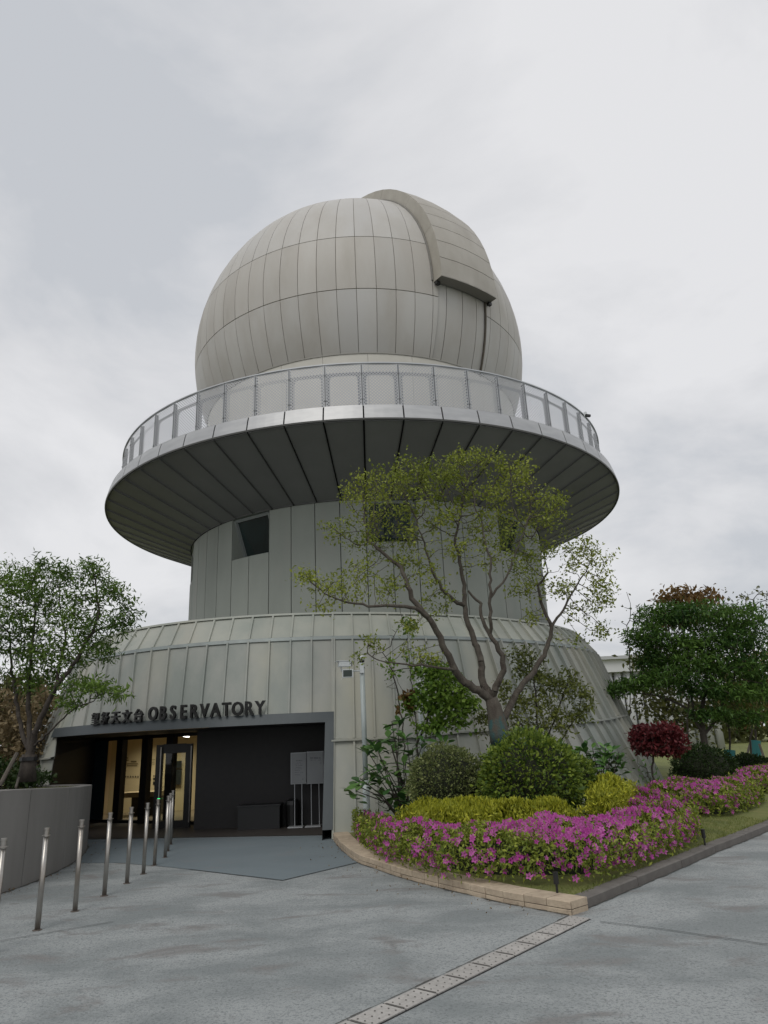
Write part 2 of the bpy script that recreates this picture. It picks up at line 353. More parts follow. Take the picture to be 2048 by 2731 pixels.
# ================================================================== OBSERVATORY
AX, AY = -0.6274, 22.0
OB = thing('observatory', (AX, AY, 0), 'grey domed observatory tower with a ring balcony above a flared metal base', 'observatory')
BX, BY = -1.205, 21.715
def Rprof(z): return float(np.interp(z, [0, 1.9, 3.738, 4.328], [8.578, 7.823, 7.208, 6.738]))
def BP(th, z, off=0.):
    w = min(1., max(0., (-th-25)/20)) if -150 < th < 0 else 0.
    t = rad(th); R0 = Rprof(z)
    if z < 1.6: R0 -= w*.8*(R0-Rprof(1.6))
    R = R0-.245*math.cos(2*t)-.586*math.sin(2*t)+off
    return (BX+R*math.sin(t), BY-R*math.cos(t), z)
def belt(th): return float(np.interp(th, [-80, -52, -46, .6, 13, 20, 38, 61, 69, 90], [1.5, 1.575, 1.594, 1.678, 1.677, 1.73, 1.78, 1.9, 1.976, 2.05]))
ZR, ZT = 3.738, 4.328
TL, TR, HP = -50.2, .3, 2.2; TL2 = -46.2      # portal opening (outer edges) and its height
NW = 104; DW = 360/NW; T0 = -.06
# hidden wall core is not needed: the sheets overlap under the standing seams
wall = MB()
for i in range(180):                       # low plinth under the sheets
    t0, t1 = i*2-180, i*2-178
    if t1 > TL2 and t0 < TR: continue
    wall.quad(BP(t0, 0, -.03), BP(t1, 0, -.03), BP(t1, .25, -.03), BP(t0, .25, -.03))
WALL = wall.build('outer_wall', M_zinc, OB)
SW = ([-180, -90, -65, -50, -40, -36, -32, -28, -25, -21, -16, -8, 0, 7, 17, 23, 35, 50, 70, 100, 180], [0, 0, 1.6, 2.6, 2.9, 2.6, 2.1, 1.75, 1.3, 1.04, .88, .5, .1, -.3, -.6, -.5, .2, .9, 1.2, 0, 0])
SRF = ([-180, -90, -60, -30, -15, 0, 15, 40, 60, 90, 180], [0, 0, 2, 2.5, 1.7, .2, -.9, -1.2, 0, 0, 0])
def seam(t, z):
    """the seams are not quite radial: they swing round as the wall flares"""
    return t+float(np.interp(t, *SW))*(ZR-z) if z <= ZR else t-float(np.interp(t, *SRF))*(z-ZR)
def seam_box(mb, fa, w, h):
    """standing seam along the curve fa(t) -> (theta, z)"""
    pts = [fa(k/4) for k in range(5)]
    h = h*1.9 if pts[0][0] > 28 else h
    for k in range(4):
        (ta, za), (tb, zb) = pts[k], pts[k+1]; dw = math.degrees(w/2/7.5)
        i = len(mb.v)
        for (t, z) in ((ta, za), (tb, zb)):
            mb.v += [BP(t-dw, z, 0), BP(t-dw, z, h), BP(t+dw, z, h), BP(t+dw, z, 0)]
        for q in range(3): mb.f.append((i+q+1, i+q, i+4+q, i+5+q))
        if k == 3: mb.f.append((i+4, i+7, i+6, i+5))
        if k == 0: mb.f.append((i, i+1, i+2, i+3))
def panels(zlo, zhi, name, m, parent, rib=(.035, .045), mode=None):
    for k in range(NW):
        ta = T0+(k-NW//2)*DW; tb = ta+DW; ea = lambda z, t=ta: seam(t, z); eb = lambda z, t=tb: seam(t, z); segs = [(ea, eb)]
        if mode:
            zc = HP if mode == 'upper' else .8; L_, R_ = (TL if mode == 'upper' else TL2), TR; a0, b0 = ea(zc), eb(zc)
            if mode == 'lower' and a0 >= L_-.02 and b0 <= R_+.02: continue
            if a0 < L_ < b0: segs = [(ea, lambda z: L_-.005)]+([(lambda z: L_+.005, eb)] if mode == 'upper' else [])
            elif a0 < R_ < b0: segs = ([(ea, lambda z: R_-.005)] if mode == 'upper' else [])+[(lambda z: R_+.005, eb)]
        for (a, b) in segs:
            def fn(u, v):
                z = 2.0
                for _ in range(3):
                    th = a(z)+(b(z)-a(z))*u; thm = max(min(th, max(a(z), b(z))-.02), min(a(z), b(z))+.02); z = zlo(thm)*(1-v)+zhi(thm)*v
                return BP(a(z)+(b(z)-a(z))*u, z, .004*math.sin(k*2.7))
            mb = MB(); mb.grid(fn, 2, 5, .02)
            def ed(t):
                z = 2.0
                for _ in range(3): th = a(z)+.03; z = zlo(th)*(1-t)+zhi(th)*t
                return (a(z), z)
            seam_box(mb, ed, *rib)
            mb.build(name, m, parent)
panels(lambda t: 0.02, lambda t: belt(t)-.03, 'lower_wall_panel', M_zinc, WALL, rib=(.036, .045), mode='lower')
panels(lambda t: HP+.0 if TL <= t <= TR else belt(t)+.02, lambda t: ZR-.02, 'upper_wall_panel', M_zinc, WALL, rib=(.036, .045), mode='upper')
MB().grid(lambda u, v: BP(TL+(TL2-TL)*u, (belt(TL+(TL2-TL)*u)+.02)*(1-v)+(HP+.002-(HP-1.62)*u)*v), 4, 3, .02).build('upper_wall_panel', M_zinc, WALL)
roof = MB()
for i in range(120):
    t0, t1 = i*3-180, i*3-177
    p, q = BP(t0, ZT, -.05), BP(t1, ZT, -.05)
    roof.quad((*p[:2], ZT-.06), (*q[:2], ZT-.06), (AX+4.9*math.sin(rad(t1)), AY-4.9*math.cos(rad(t1)), ZT-.06), (AX+4.9*math.sin(rad(t0)), AY-4.9*math.cos(rad(t0)), ZT-.06))
ROOF = roof.build('roof_skirt', M_flash, OB)
panels(lambda t: ZR+.03, lambda t: ZT, 'roof_panel', M_zinc_roof, ROOF, rib=(.045, .04))
def ring_strip(name, zf, offs, m, parent, t0=-180, t1=180, n=180, gaps=None):
    mb = MB(); sec = offs   # list of (off, dz) closed section
    for i in range(n+1):
        t = t0+(t1-t0)*i/n
        for (of, dz) in sec: mb.v.append(BP(t, zf(t)+dz, of))
    k = len(sec)
    for i in range(n):
        tm = t0+(t1-t0)*(i+.5)/n
        if gaps and gaps[0] < tm < gaps[1]: continue
        for q in range(k): mb.f.append((i*k+q, i*k+(q+1) % k, (i+1)*k+(q+1) % k, (i+1)*k+q))
    return mb.build(name, m, parent)
ring_strip('belt_flashing', belt, [(-.01, -.03), (.07, -.03), (.075, .0), (-.01, .022)], M_zinc, WALL, gaps=(TL2, TR))
ring_strip('ridge_flashing', lambda t: ZR, [(-.01, -.045), (.03, -.045), (.035, .03), (-.01, .04)], M_flash, WALL)
ring_strip('roof_coping', lambda t: ZT, [(-.08, -.02), (.045, -.02), (.045, .025), (-.08, .025)], M_zinc_roof, ROOF)

# ---- drum
R3 = 5.524; ZD0, ZD1 = 3.9, 7.415; ND = 54; DD = 360/ND; TD0 = -38.3
def CP(R, th, z, cx=AX, cy=AY): t = rad(th); return (cx+R*math.sin(t), cy-R*math.cos(t), z)
WINZ = 6.28
wins = [TD0, TD0+40, TD0+80, TD0+120, TD0+160, TD0+200, TD0+240, TD0+280, TD0-40+360]
def inwin(t):
    for w in wins:
        if -1e-3 <= (t-w+360) % 360 < 2*DD-.01: return True
    return False
drum = MB()
for k in range(ND*2):
    ta = TD0+k*DD/2; tb = ta+DD/2; top = WINZ-.03 if inwin(ta+.01) else ZD1
    drum.grid(lambda u, v: CP(R3-.045, ta+(tb-ta)*u, ZD0+(top-ZD0)*v), 1, 1)
DRUM = drum.build('drum', mat('drum_joint', (.06, .06, .055), .8), OB)
for k in range(ND):
    ta = TD0+k*DD; tb = ta+DD; g_ = .11; top = WINZ if inwin(ta+.01) else ZD1-.02
    mb = MB().grid(lambda u, v: CP(R3, ta+g_+(tb-ta-2*g_)*u, ZD0+(top-ZD0)*v), 3, 1, .045)
    mb.build('drum_panel', M_drum, DRUM, smooth=True)
for w in wins[:]:
    wn_ = (w+180) % 360-180
    if abs(wn_) > 100: continue
    a, b = w, w+2*DD; fr = MB()
    fr.grid(lambda u, v: CP(R3-.0-.75*v, a+.05, WINZ+(ZD1-WINZ)*u), 1, 1)
    fr.grid(lambda u, v: CP(R3-.0-.75*v, b-.05, ZD1-(ZD1-WINZ)*u), 1, 1)
    fr.grid(lambda u, v: CP(R3-.0-.75*v, b-(b-a)*u, WINZ), 3, 1)
    fr.grid(lambda u, v: CP(R3-.0-.75*v, a+(b-a)*u, ZD1-.005), 3, 1)
    wo = fr.build('window', M_drum, OB)
    # tilted sash: top edge near the face, bottom edge set back
    A0, B0 = np.array(CP(R3-.10, a+.4, ZD1-.05)), np.array(CP(R3-.10, b-.4, ZD1-.05)); A1, B1 = np.array(CP(R3-.52, a+.4, WINZ+.01)), np.array(CP(R3-.52, b-.4, WINZ+.01))
    f2 = MB(); bw = .075; dq = np.array([math.sin(rad((a+b)/2)), -math.cos(rad((a+b)/2)), 0])*.03
    for P, Q in ((A0, B0), (B0, B1), (B1, A1), (A1, A0)): f2.tube([P+dq, Q+dq], bw*.7, 4)
    f2.build('window_frame', mat('window_frame_grey', (.26, .28, .275), .45), wo)
    MB2 = MB(); MB2.quad(A1, B1, B0, A0); MB2.build('pane', G_win, wo)
    rm = MB(); i_ = -1.5
    rm.grid(lambda u, v: CP(R3-2.2, a-4+(b-a+8)*u, WINZ+(ZD1-WINZ)*v), 2, 1)
    rm.build('room_behind', mat('dim_room', (.05, .07, .07), .9), wo)

# ---- balcony: deck, fascia, soffit
R1, Z1, R2, Z2 = 7.969, 8.796, 8.046, 8.408
NF = 56; DF = 360/NF; TF0 = math.degrees(.0342)
dk = MB()
for k in range(112):
    t0, t1 = k*360/112, (k+1)*360/112
    dk.quad(CP(4.9, t0, Z1-.02), CP(R1-.03, t0, Z1-.02), CP(R1-.03, t1, Z1-.02), CP(4.9, t1, Z1-.02))
    dk.grid(lambda u, v: CP(R2-.06+(R1-R2)*v, t0+(t1-t0)*u, Z2+(Z1-.02-Z2)*v), 1, 1)
    dk.grid(lambda u, v: CP(R3-.2+(R2-.06-R3+.2)*v, t0+(t1-t0)*u, ZD1+.075+(Z2+.03-ZD1-.075)*v), 1, 1)
DECK = dk.build('balcony_deck', M_dark, OB)
for k in range(NF):
    ta = TF0+k*DF; tb = ta+DF; g_ = .12
    mb = MB().grid(lambda u, v: CP(R2+(R1-R2)*v-.015*max(0, v-.85)*6, ta+g_+(tb-ta-2*g_)*u, Z2+.02+(Z1-Z2-.02)*v), 4, 3, .05)
    i0 = len(mb.v)
    mb.grid(lambda u, v: CP(R1-.012-.30*v, ta+g_+(tb-ta-2*g_)*u, Z1), 4, 1)
    mb.build('fascia_panel', M_fascia, DECK)
    g2 = .14
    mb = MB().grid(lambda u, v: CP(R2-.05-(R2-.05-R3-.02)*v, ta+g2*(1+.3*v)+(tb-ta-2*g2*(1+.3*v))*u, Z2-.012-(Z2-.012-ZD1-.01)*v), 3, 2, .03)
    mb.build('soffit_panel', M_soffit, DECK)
lip = MB(); n = 168
for k in range(n):
    t0, t1 = k*360/n, (k+1)*360/n
    lip.quad(CP(R2+.004, t0, Z2+.018), CP(R2-.004, t0, Z2-.02), CP(R2-.004, t1, Z2-.02), CP(R2+.004, t1, Z2+.018))
    lip.quad(CP(R2-.004, t0, Z2-.02), CP(R2-.035, t0, Z2-.022), CP(R2-.035, t1, Z2-.022), CP(R2-.004, t1, Z2-.02))
lip.build('soffit_edge_trim', mat('grey_trim', (.09, .09, .085), .5), DECK)

# ---- railing on the balcony
RR = 7.65; ZA, ZB = Z1-.0, 10.05; TR0 = 1.9
rl = MB()
for k in range(168):
    t0, t1 = k*360/168, (k+1)*360/168
    for (ra, za, rb, zb_) in ((RR+.02, ZB-.03, RR+.02, ZB), (RR+.02, ZB, RR-.03, ZB), (RR-.03, ZB, RR-.03, ZB-.03), (RR-.03, ZB-.03, RR+.02, ZB-.03)):
        rl.quad(CP(ra, t0, za), CP(ra, t1, za), CP(rb, t1, zb_), CP(rb, t0, zb_))
RAIL = rl.build('balcony_railing', M_galv, OB)
def uvset(me, uvs):
    l = me.uv_layers.new(name='UVMap'); l.data.foreach_set('uv', np.array(uvs, np.float32).ravel())
# template panel in local frame: x along chord, z up, facing -y
cw = 2*RR*math.sin(rad(DF/2)); gp = .02
sheet = MB(); sheet.quad((-cw/2+gp, 0, ZA+.06), (cw/2-gp, 0, ZA+.06), (cw/2-gp, 0, ZB-.035), (-cw/2+gp, 0, ZB-.035))
me_sheet = bpy.data.meshes.new('mesh_panel'); me_sheet.from_pydata(sheet.v, [], sheet.f); me_sheet.materials.append(M_perf); uvset(me_sheet, [(p[0], p[2]) for p in sheet.v])
fr = MB()
for (c, s_) in (((-cw/2+gp, 0, (ZA+ZB)/2), (.022, .012, ZB-ZA-.04)), ((cw/2-gp, 0, (ZA+ZB)/2), (.022, .012, ZB-ZA-.04)), ((0, 0, ZB-.045), (cw-2*gp-.024, .012, .02)), ((0, 0, ZA+.06), (cw-2*gp-.024, .012, .02))): fr.box(c, s_)
me_fr = bpy.data.meshes.new('panel_frame'); me_fr.from_pydata(fr.v, [], fr.f); me_fr.materials.append(M_galv)
# backing plate with rounded opening
def rrect(x0, x1, z0, z1, r, n=5):
    P = []
    for (cx, cz, a0) in ((x1-r, z1-r, 0), (x0+r, z1-r, 90), (x0+r, z0+r, 180), (x1-r, z0+r, 270)):
        for q in range(n+1):
            t = rad(a0+90*q/n); P.append((cx+r*math.cos(t), cz+r*math.sin(t)))
    return P
hw = cw/2-.005; inner = rrect(-hw+.10, hw-.10, ZA-.2, ZB-.30, .12); outer = rrect(-hw, hw, ZA-.2, ZB-.21, .004)
bk = MB(); nI = len(inner)
bk.v = [(p[0], .07, p[1]) for p in inner]+[(p[0], .07, p[1]) for p in outer]
bk.f = [(k, (k+1) % nI, nI+(k+1) % nI, nI+k) for k in range(nI)]
me_bk = bpy.data.meshes.new('backing_plate'); me_bk.from_pydata(bk.v, [], bk.f); me_bk.materials.append(M_perf2)
uvset(me_bk, [(bk.v[v_][0], bk.v[v_][2]) for f in bk.f for v_ in f])
po = MB(); po.box((0, .035, (ZA+ZB)/2-.03), (.032, .09, ZB-ZA-.06))
for z in (ZA+.3, ZB-.3): po.box((0, -.012, z), (.05, .02, .02))
me_po = bpy.data.meshes.new('rail_post'); me_po.from_pydata(po.v, [], po.f); me_po.materials.append(mat('post_grey', (.17, .175, .18), .5, .3))
for k in range(NF):
    tm = TR0+(k+.5)*DF; Rm = RR*math.cos(rad(DF/2)); x, y, _ = CP(Rm, tm, 0)
    for nm, me in (('mesh_panel', me_sheet), ('panel_frame', me_fr), ('backing_plate', me_bk)):
        o = bpy.data.objects.new(nm, me); link(o, RAIL); o.location = (x, y, 0); o.rotation_euler = (0, 0, rad(tm))
    x, y, _ = CP(RR, TR0+k*DF, 0); o = bpy.data.objects.new('rail_post', me_po); link(o, RAIL); o.location = (x, y, 0); o.rotation_euler = (0, 0, rad(TR0+k*DF))

# ---- dome
RS, ZS, ZB0 = 5.686, 14.135, 11.79
SL = 34.9; HWD = .89      # slit direction and half width
def SPt(R, th, z):
    r = math.sqrt(max(1e-6, R*R-(z-ZS)**2)); return CP(r, th, z)
sd = np.array([math.sin(rad(SL)), -math.cos(rad(SL))]); sn = np.array([math.cos(rad(SL)), math.sin(rad(SL))])
def SLP(n_, e_, R):      # n across, e elevation in the slit plane
    r = math.sqrt(R*R-n_*n_); q = sd*r*math.cos(e_)+sn*n_; return (AX+q[0], AY+q[1], ZS+r*math.sin(e_))
dm = MB(); nz_ = 24
for k in range(96):
    t0, t1 = k*3.75, (k+1)*3.75
    a0 = math.asin((ZB0-ZS)/RS)
    if abs((t0+1.9-SL+180) % 360-180) < 12: continue
    dm.grid(lambda u, v: (lambda e: CP((RS-.016)*math.cos(e), t0+(t1-t0)*u, ZS+(RS-.016)*math.sin(e)))(a0+(math.pi/2-.01-a0)*v), 1, 16)
for i in range(24):      # recessed lining inside the slit
    e0, e1 = -.55+2.2*i/24, -.55+2.2*(i+1)/24
    dm.grid(lambda u, v: SLP(-1.25+2.5*u, e0+(e1-e0)*v, RS-.06), 6, 1)
DOME = dm.build('dome', M_joint, OB, smooth=True)
rows = [(ZB0, 13.55, M_dome), (13.55, 15.39, M_dome_dirty), (15.39, ZS+RS-.012, M_dome)]
e_of = lambda z: math.asin(max(-1, min(1, (z-ZS)/RS)))
for ri, (za, zb_, mm) in enumerate(rows):
    ea, eb = e_of(za)+.0022, e_of(zb_)-.0022; nv = (5, 5, 14)[ri]
    for k in range(64):
        ta = 1.5+5.625*k; tb = ta+5.625; g_ = .085
        lo, hi = [], []
        for j in range(nv+1):
            e_ = ea+(eb-ea)*j/nv; r = RS*math.cos(e_); a, b = ta+g_, tb-g_
            if r > HWD+.02: w = math.degrees(math.asin((HWD+.015)/r))
            else: w = 90
            d1 = (a-SL+180) % 360-180; d2 = d1+(b-a)     # angles relative to the slit
            if d2 < -w or d1 > w: pass
            elif d1 < -w: d2 = -w
            elif d2 > w: d1 = w
            else: d1 = d2 = (d1+d2)/2
            lo.append(d1+SL); hi.append(d2+SL)
        if max(h-l for l, h in zip(lo, hi)) < .05: continue
        def fn(u, v):
            j = min(nv, int(round(v*nv))); e_ = ea+(eb-ea)*v; return CP(RS*math.cos(e_), lo[j]+(hi[j]-lo[j])*u, ZS+RS*math.sin(e_))
        MB().grid(fn, 3, nv, .03).build('dome_panel', mm, DOME, smooth=True)
# strip of narrow panels in the slit below the shutter
cuts = [-HWD, -.60, -.03, .53, HWD]; eS0 = e_of(ZB0)-.03
for a, b in zip(cuts[:-1], cuts[1:]):
    MB().grid(lambda u, v: SLP(a+.01+(b-a-.02)*u, eS0+(.12-eS0)*v, RS-.035+.0), 2, 8, .02).build('slit_panel', M_dome, DOME, smooth=True)
# shutter
HS = 1.035; RO = RS+.365; eb0 = rad(-1.6); eT = rad(150)
sh = MB(); n = 44
for i in range(n):
    e0, e1 = eb0+(eT-eb0)*i/n, eb0+(eT-eb0)*(i+1)/n
    sh.grid(lambda u, v: SLP(-HS+.03+(2*HS-.06)*u, e0+(e1-e0)*v, RO-.03), 3, 1)
SHUT = sh.build('shutter', M_joint, OB)
ns = 24; st = (eT-eb0)/ns
for i in range(ns):
    e0, e1 = eb0+st*i, eb0+st*(i+1); gq = .0018
    MB().grid(lambda u, v: SLP(-HS+2*HS*u, e0+gq+(e1-e0-2*gq)*v, RO), 4, 3, .03).build('shutter_panel', M_shut, SHUT, smooth=True)
for i in range(0, ns, 3):
    e0, e1 = eb0+st*i, eb0+st*(i+3)
    for s_ in (-1, 1):
        mb = MB(); mb.grid(lambda u, v: SLP(s_*(HS+.012), (e1-e0)*(u if s_ < 0 else 1-u)*.996+e0+.001, RO+.004-(RO-RS+.0)*v), 4, 1, .02); mb.build('shutter_side', M_shut_side, SHUT)
mb = MB(); mb.grid(lambda u, v: SLP(-HS+2*HS*u, eb0, RS+.02+(RO-RS-.02)*v), 5, 1, .03); mb.v = mb.v; mb.build('shutter_lip', mat('shutter_underside', (.25, .235, .21), .6), SHUT)
for s_ in (-1, 1):
    c = np.array(SLP(s_*(HS-.05), eb0-.012, RS+.10)); MB().box(c, (.12, .1, .09), rad(SL)).build('shutter_roller', M_black, SHUT)
    tr_ = MB()
    pts = [SLP(s_*(HS+.05), eb0+.01+(eT-eb0)*q/40, RS+.012) for q in range(41)]; tr_.tube(pts, .028, 5); tr_.build('shutter_track', mat('track_grey', (.22, .21, .19), .6), SHUT)
# dark tube added for the depth shadow down the slit's right side
pts = [SLP(HWD+.01, eS0+(.02-eS0)*q/10, RS+.005) for q in range(11)]; MB().tube(pts, .03, 5).build('slit_shade', mat('slit_shade_brown', (.10, .085, .065), .7), DOME)
# cream band under the dome
NB = 26; bd_ = MB()
for k in range(104): bd_.grid(lambda u, v: CP(5.05, k*360/104+u*360/104, Z1-.02+(ZB0-Z1+.02)*v), 1, 1)
BAND = bd_.build('dome_collar', M_joint, OB)
for k in range(NB):
    ta = 4.2+k*360/NB; tb = ta+360/NB
    MB().grid(lambda u, v: CP(5.10+.085*v*v, ta+.05+(tb-ta-.1)*u, Z1+(ZB0-.012-Z1)*v), 5, 3, .03).build('collar_panel', M_cream, BAND, smooth=True)
mb = MB()
for k in range(120):
    t0, t1 = k*3, k*3+3; mb.quad(CP(5.205, t0, ZB0-.02), CP(5.205, t1, ZB0-.02), CP(5.205, t1, ZB0+.01), CP(5.205, t0, ZB0+.01)); mb.quad(CP(5.1, t0, ZB0-.02), CP(5.1, t1, ZB0-.02), CP(5.205, t1, ZB0-.02), CP(5.205, t0, ZB0-.02))
mb.build('collar_trim', mat('collar_trim_grey', (.30, .29, .26), .6), BAND)

# ---- entrance portal, vestibule and lit room behind the glass
pf = MB()
def portal_bar(ta, tb, z0, z1, n):
    pf.grid(lambda u, v: BP(ta+(tb-ta)*u, z0+(z1-z0)*v, .06), n, 3)
    pf.grid(lambda u, v: BP(tb-(tb-ta)*u, z1, .06-.16*(1-v)) if False else BP(ta+(tb-ta)*u, z1, .06-.12*v), n, 1)
portal_bar(TL, TR, HP-.185, HP+.01, 60); portal_bar(TR-1.25, TR, .17, HP-.185, 2)
pf.grid(lambda u, v: BP(TR, .17+(HP+.01-.17)*v, .06-.12*u), 1, 6)
pf.build('portal_frame', M_portal, OB)
# reveals: vertical side walls
def vwall(mb, pts, z0, z1):
    for a, b in zip(pts[:-1], pts[1:]): mb.quad((*a[:2], z0), (*b[:2], z0), (*b[:2], z1), (*a[:2], z1))
vs = MB(); zc_ = HP-.19
jr = [BP(TR-1.25, z, .055) for z in np.linspace(0, zc_, 6)]
for a, b in zip(jr[:-1], jr[1:]):      # battered front edge of the right reveal running straight back
    vs.quad(a, b, (b[0]+.12, 16.0, b[2]), (a[0]+.12, 16.0, a[2]))
jl = [BP(t_, z, -.01) for t_, z in ((TL2+.6, 0), (TL2+.3, .8), (TL2, 1.61), (-48.2, 1.9), (TL, HP))]
for a, b in zip(jl[:-1], jl[1:]): vs.quad(a, b, (-7.75, 18.9, min(b[2], zc_)), (-7.75, 18.9, min(a[2], zc_)))
VB = [(-.85, 16.0), (-4.33, 16.0), (-4.33, 16.95)]
vwall(vs, VB, 0, zc_)
# ceiling of the vestibule
ce = [BP(TL+(TR-TL)*k/30, zc_, .03) for k in range(31)]; i0 = len(vs.v); vs.v += ce+[(-.85, 16.0, zc_), (-4.33, 16.0, zc_), (-4.33, 16.95, zc_), (-4.38, 17.05, zc_), (-7.75, 18.9, zc_)]; vs.f.append(tuple(range(i0, i0+36)))
VEST = vs.build('vestibule', M_vest, OB)
vf = MB(); vf.v = [(-.8, 13.95, .016), (-.8, 16.0, .016), (-4.3, 16.95, .016), (-7.9, 18.95, .016), (-7.5, 15.7, .016), (-6.6, 15.25, .016)]; vf.f = [(0, 1, 2, 3, 4, 5)]; vf.build('vestibule_floor', M_vfloor, OB)
# room shell
rm = MB(); X0, X1, Y1 = -9.0, -3.2, 21.2; zr = 2.25
rm.v = [(-7.75, 18.9, .02), (X0, 19.6, .02), (X0, Y1, .02), (X1, Y1, .02), (X1, 16.97, .02), (-4.33, 16.97, .02)]; rm.f = [(0, 1, 2, 3, 4, 5)]
ROOM = rm.build('lobby', M_intfloor, OB)
rw = MB(); vwall(rw, [(-7.75, 18.9), (X0, 19.6), (X0, Y1), (X1, Y1), (X1, 16.97), (-4.33, 16.97)], .02, zr); rw.build('lobby_wall', M_beige, ROOM)
rc = MB(); rc.v = [(-7.75, 18.9, zr), (X0, 19.6, zr), (X0, Y1, zr), (X1, Y1, zr), (X1, 16.97, zr), (-4.33, 16.97, zr)]; rc.f = [(5, 4, 3, 2, 1, 0)]; rc.build('lobby_ceiling', mat('ceiling_cream', (.55, .5, .4), .8), ROOM)
# facade line
FA, FB = np.array([-7.75, 18.9]), np.array([-4.36, 17.0]); fd = (FB-FA)/np.linalg.norm(FB-FA)
def on_facade(px, py=2100):
    d = _dir(px, py)[:2]; A = np.array([[d[0], -fd[0]], [d[1], -fd[1]]]); t, s = np.linalg.solve(A, FA); return s
gl = MB(); L = np.linalg.norm(FB-FA); s_prev = 0
FAC = None
hd = MB(); hd.box((*(FA+FB)/2, zc_-.03+.0), (L, .12, .10), math.atan2(fd[1], fd[0]))
FAC = hd.build('glass_facade', M_black, OB)
MB().box((*(FA+FB)/2, .05), (L, .12, .06), math.atan2(fd[1], fd[0])).build('sill', M_black, FAC)
cols = [on_facade(p_) for p_ in (318, 386, 453)]
edges = [0.55]+cols+[L-.05]
for c in cols+[L-.08]:
    p_ = FA+fd*c; MB().box((p_[0], p_[1], zc_/2), (.21, .16, zc_), math.atan2(fd[1], fd[0])).build('column', M_black, FAC)
p0 = FA; p1 = FA+fd*.5; dl = MB(); dl.quad((*p0, .02), (*p1, .02), (*p1, zc_), (*p0, zc_)); dl.build('blue_wall_panel', mat('blue_black_panel', (.03, .05, .06), .35), FAC)
for a, b in zip(edges[:-1], edges[1:]):
    if b-a < .2: continue
    p_, q_ = FA+fd*(a+.08), FA+fd*(b-.08); m2 = MB(); m2.quad((*p_, .08), (*q_, .08), (*q_, zc_-.09), (*p_, zc_-.09)); m2.build('glass_pane', G_fac, FAC)
# open door leaf in front of the facade
YD = 16.6; xl, xr = at(424, 2060, YD)[0], at(503, 2060, YD)[0]; zt = at(465, 1985, YD)[2]
DR = thing('glass_door', ((xl+xr)/2, YD, 0), 'black framed glass door with steel pull bars at the observatory entrance', 'door')
for x in (xl, xr): MB().box((x, YD, zt/2), (.15, .08, zt)).build('stile', M_black, DR)
MB().box(((xl+xr)/2, YD, zt-.09), (xr-xl-.15, .07, .2)).build('top_rail', M_black, DR)
MB().box(((xl+xr)/2, YD, .08), (xr-xl-.15, .07, .16)).build('bottom_rail', M_black, DR)
m2 = MB(); m2.quad((xl+.075, YD, .16), (xr-.075, YD, .16), (xr-.075, YD, zt-.19), (xl+.075, YD, zt-.19)); m2.build('door_glass', G_fac, DR)
for x, w_ in ((xl+.05, .016), (xr+.07, .018)): MB().tube([(x, YD-.09, .12), (x, YD-.09, zt-.05)], w_, 8).build('pull_bar', M_steel, DR)
MB().box((xl+.06, YD-.11, gz(430, 2133, .5)[2] if False else .62), (.05, .02, .03)).build('lock_light', M_ledg, DR)
# room contents
def onwall(px, py): p_ = at(px, py, Y1-.012); return p_
prn = MB()
def wquad(mb, x0, y0, x1, y1, dy=0.):
    a, b, c, d = [at(*q, Y1-.012-dy) for q in ((x0, y1), (x1, y1), (x1, y0), (x0, y0))]; mb.quad(a, b, c, d)
for (x0, y0, x1, y1) in ((337, 2020, 342, 2023), (337, 2026, 343, 2029), (349, 2029, 364, 2033), (338, 2036, 368, 2038), (338, 2041, 366, 2043), (396, 2019, 404, 2022), (395, 2025.5, 414, 2026.7), (396, 2032, 412, 2033), (397, 2037, 413, 2038), (463, 2023.5, 470, 2025)): wquad(prn, x0, y0, x1, y1)
prn.build('wall_print', M_print, ROOM)
for k in range(6):
    cx, cy = 334.5+6.7*k, 2071.5; mb = MB(); P = []
    for q in range(10):
        r = 5.4 if q % 2 == 0 else 1.7; t = math.pi/2+q*math.pi/5+(.12 if k % 2 else -.08); P.append(at(cx+r*math.cos(t)*.62, cy-r*math.sin(t)*.9, Y1-.014))
    mb.v = [tuple(p_) for p_ in P]; mb.f = [tuple(range(10))[::-1]]; mb.build('figure_decal', M_printb, ROOM)
mb = MB(); P = [at(x, y, Y1-.014) for x, y in ((388, 2070), (396, 2070), (402, 2074), (403, 2080), (401, 2088), (396, 2094), (398, 2096), (389, 2097), (385, 2090))]; mb.v = [tuple(p_) for p_ in P]; mb.f = [tuple(range(9))[::-1]]; mb.build('curved_decal', M_printb, ROOM)
mb = MB()
for r_ in ((408, 2074.5, 414, 2080), (408, 2084, 414.5, 2093), (409, 2068, 412, 2071)): wquad(mb, *r_)
mb.build('square_decal', M_printb, ROOM)
for (x0, y0, x1, y1) in ((465, 2029, 484, 2048), (463.5, 2053, 483.5, 2093)):
    a, b = at(x0, y1, Y1-.06), at(x1, y0, Y1-.06); MB().box(((a[0]+b[0])/2, Y1-.04, (a[2]+b[2])/2), (abs(b[0]-a[0]), .06, abs(b[2]-a[2]))).build('display_screen', M_screen, ROOM)
a, b = at(465, 1961, 19.5), at(504, 1965, 19.5); lm = MB(); lm.tube([a, (a+b)/2+np.array([0, .1, .0]), b], .014, 6)
LAMP = lm.build('tube_lamp', M_lamp, ROOM)
for (x, y, z, sx, e_) in ((-6.6, 20.3, 2.2, 1.6, 24), (-4.4, 19.7, 2.2, 1.4, 15)):
    ld = bpy.data.lights.new('lobby_light', 'AREA'); ld.shape = 'RECTANGLE'; ld.size = sx; ld.size_y = .8; ld.energy = e_; ld.spread = rad(110); ld.color = (1, .89, .70)
    lo = bpy.data.objects.new('lobby_light', ld); link(lo, ROOM); lo.location = tuple(np.array((x, y, z))-0); W[lo.name] = np.zeros(3)
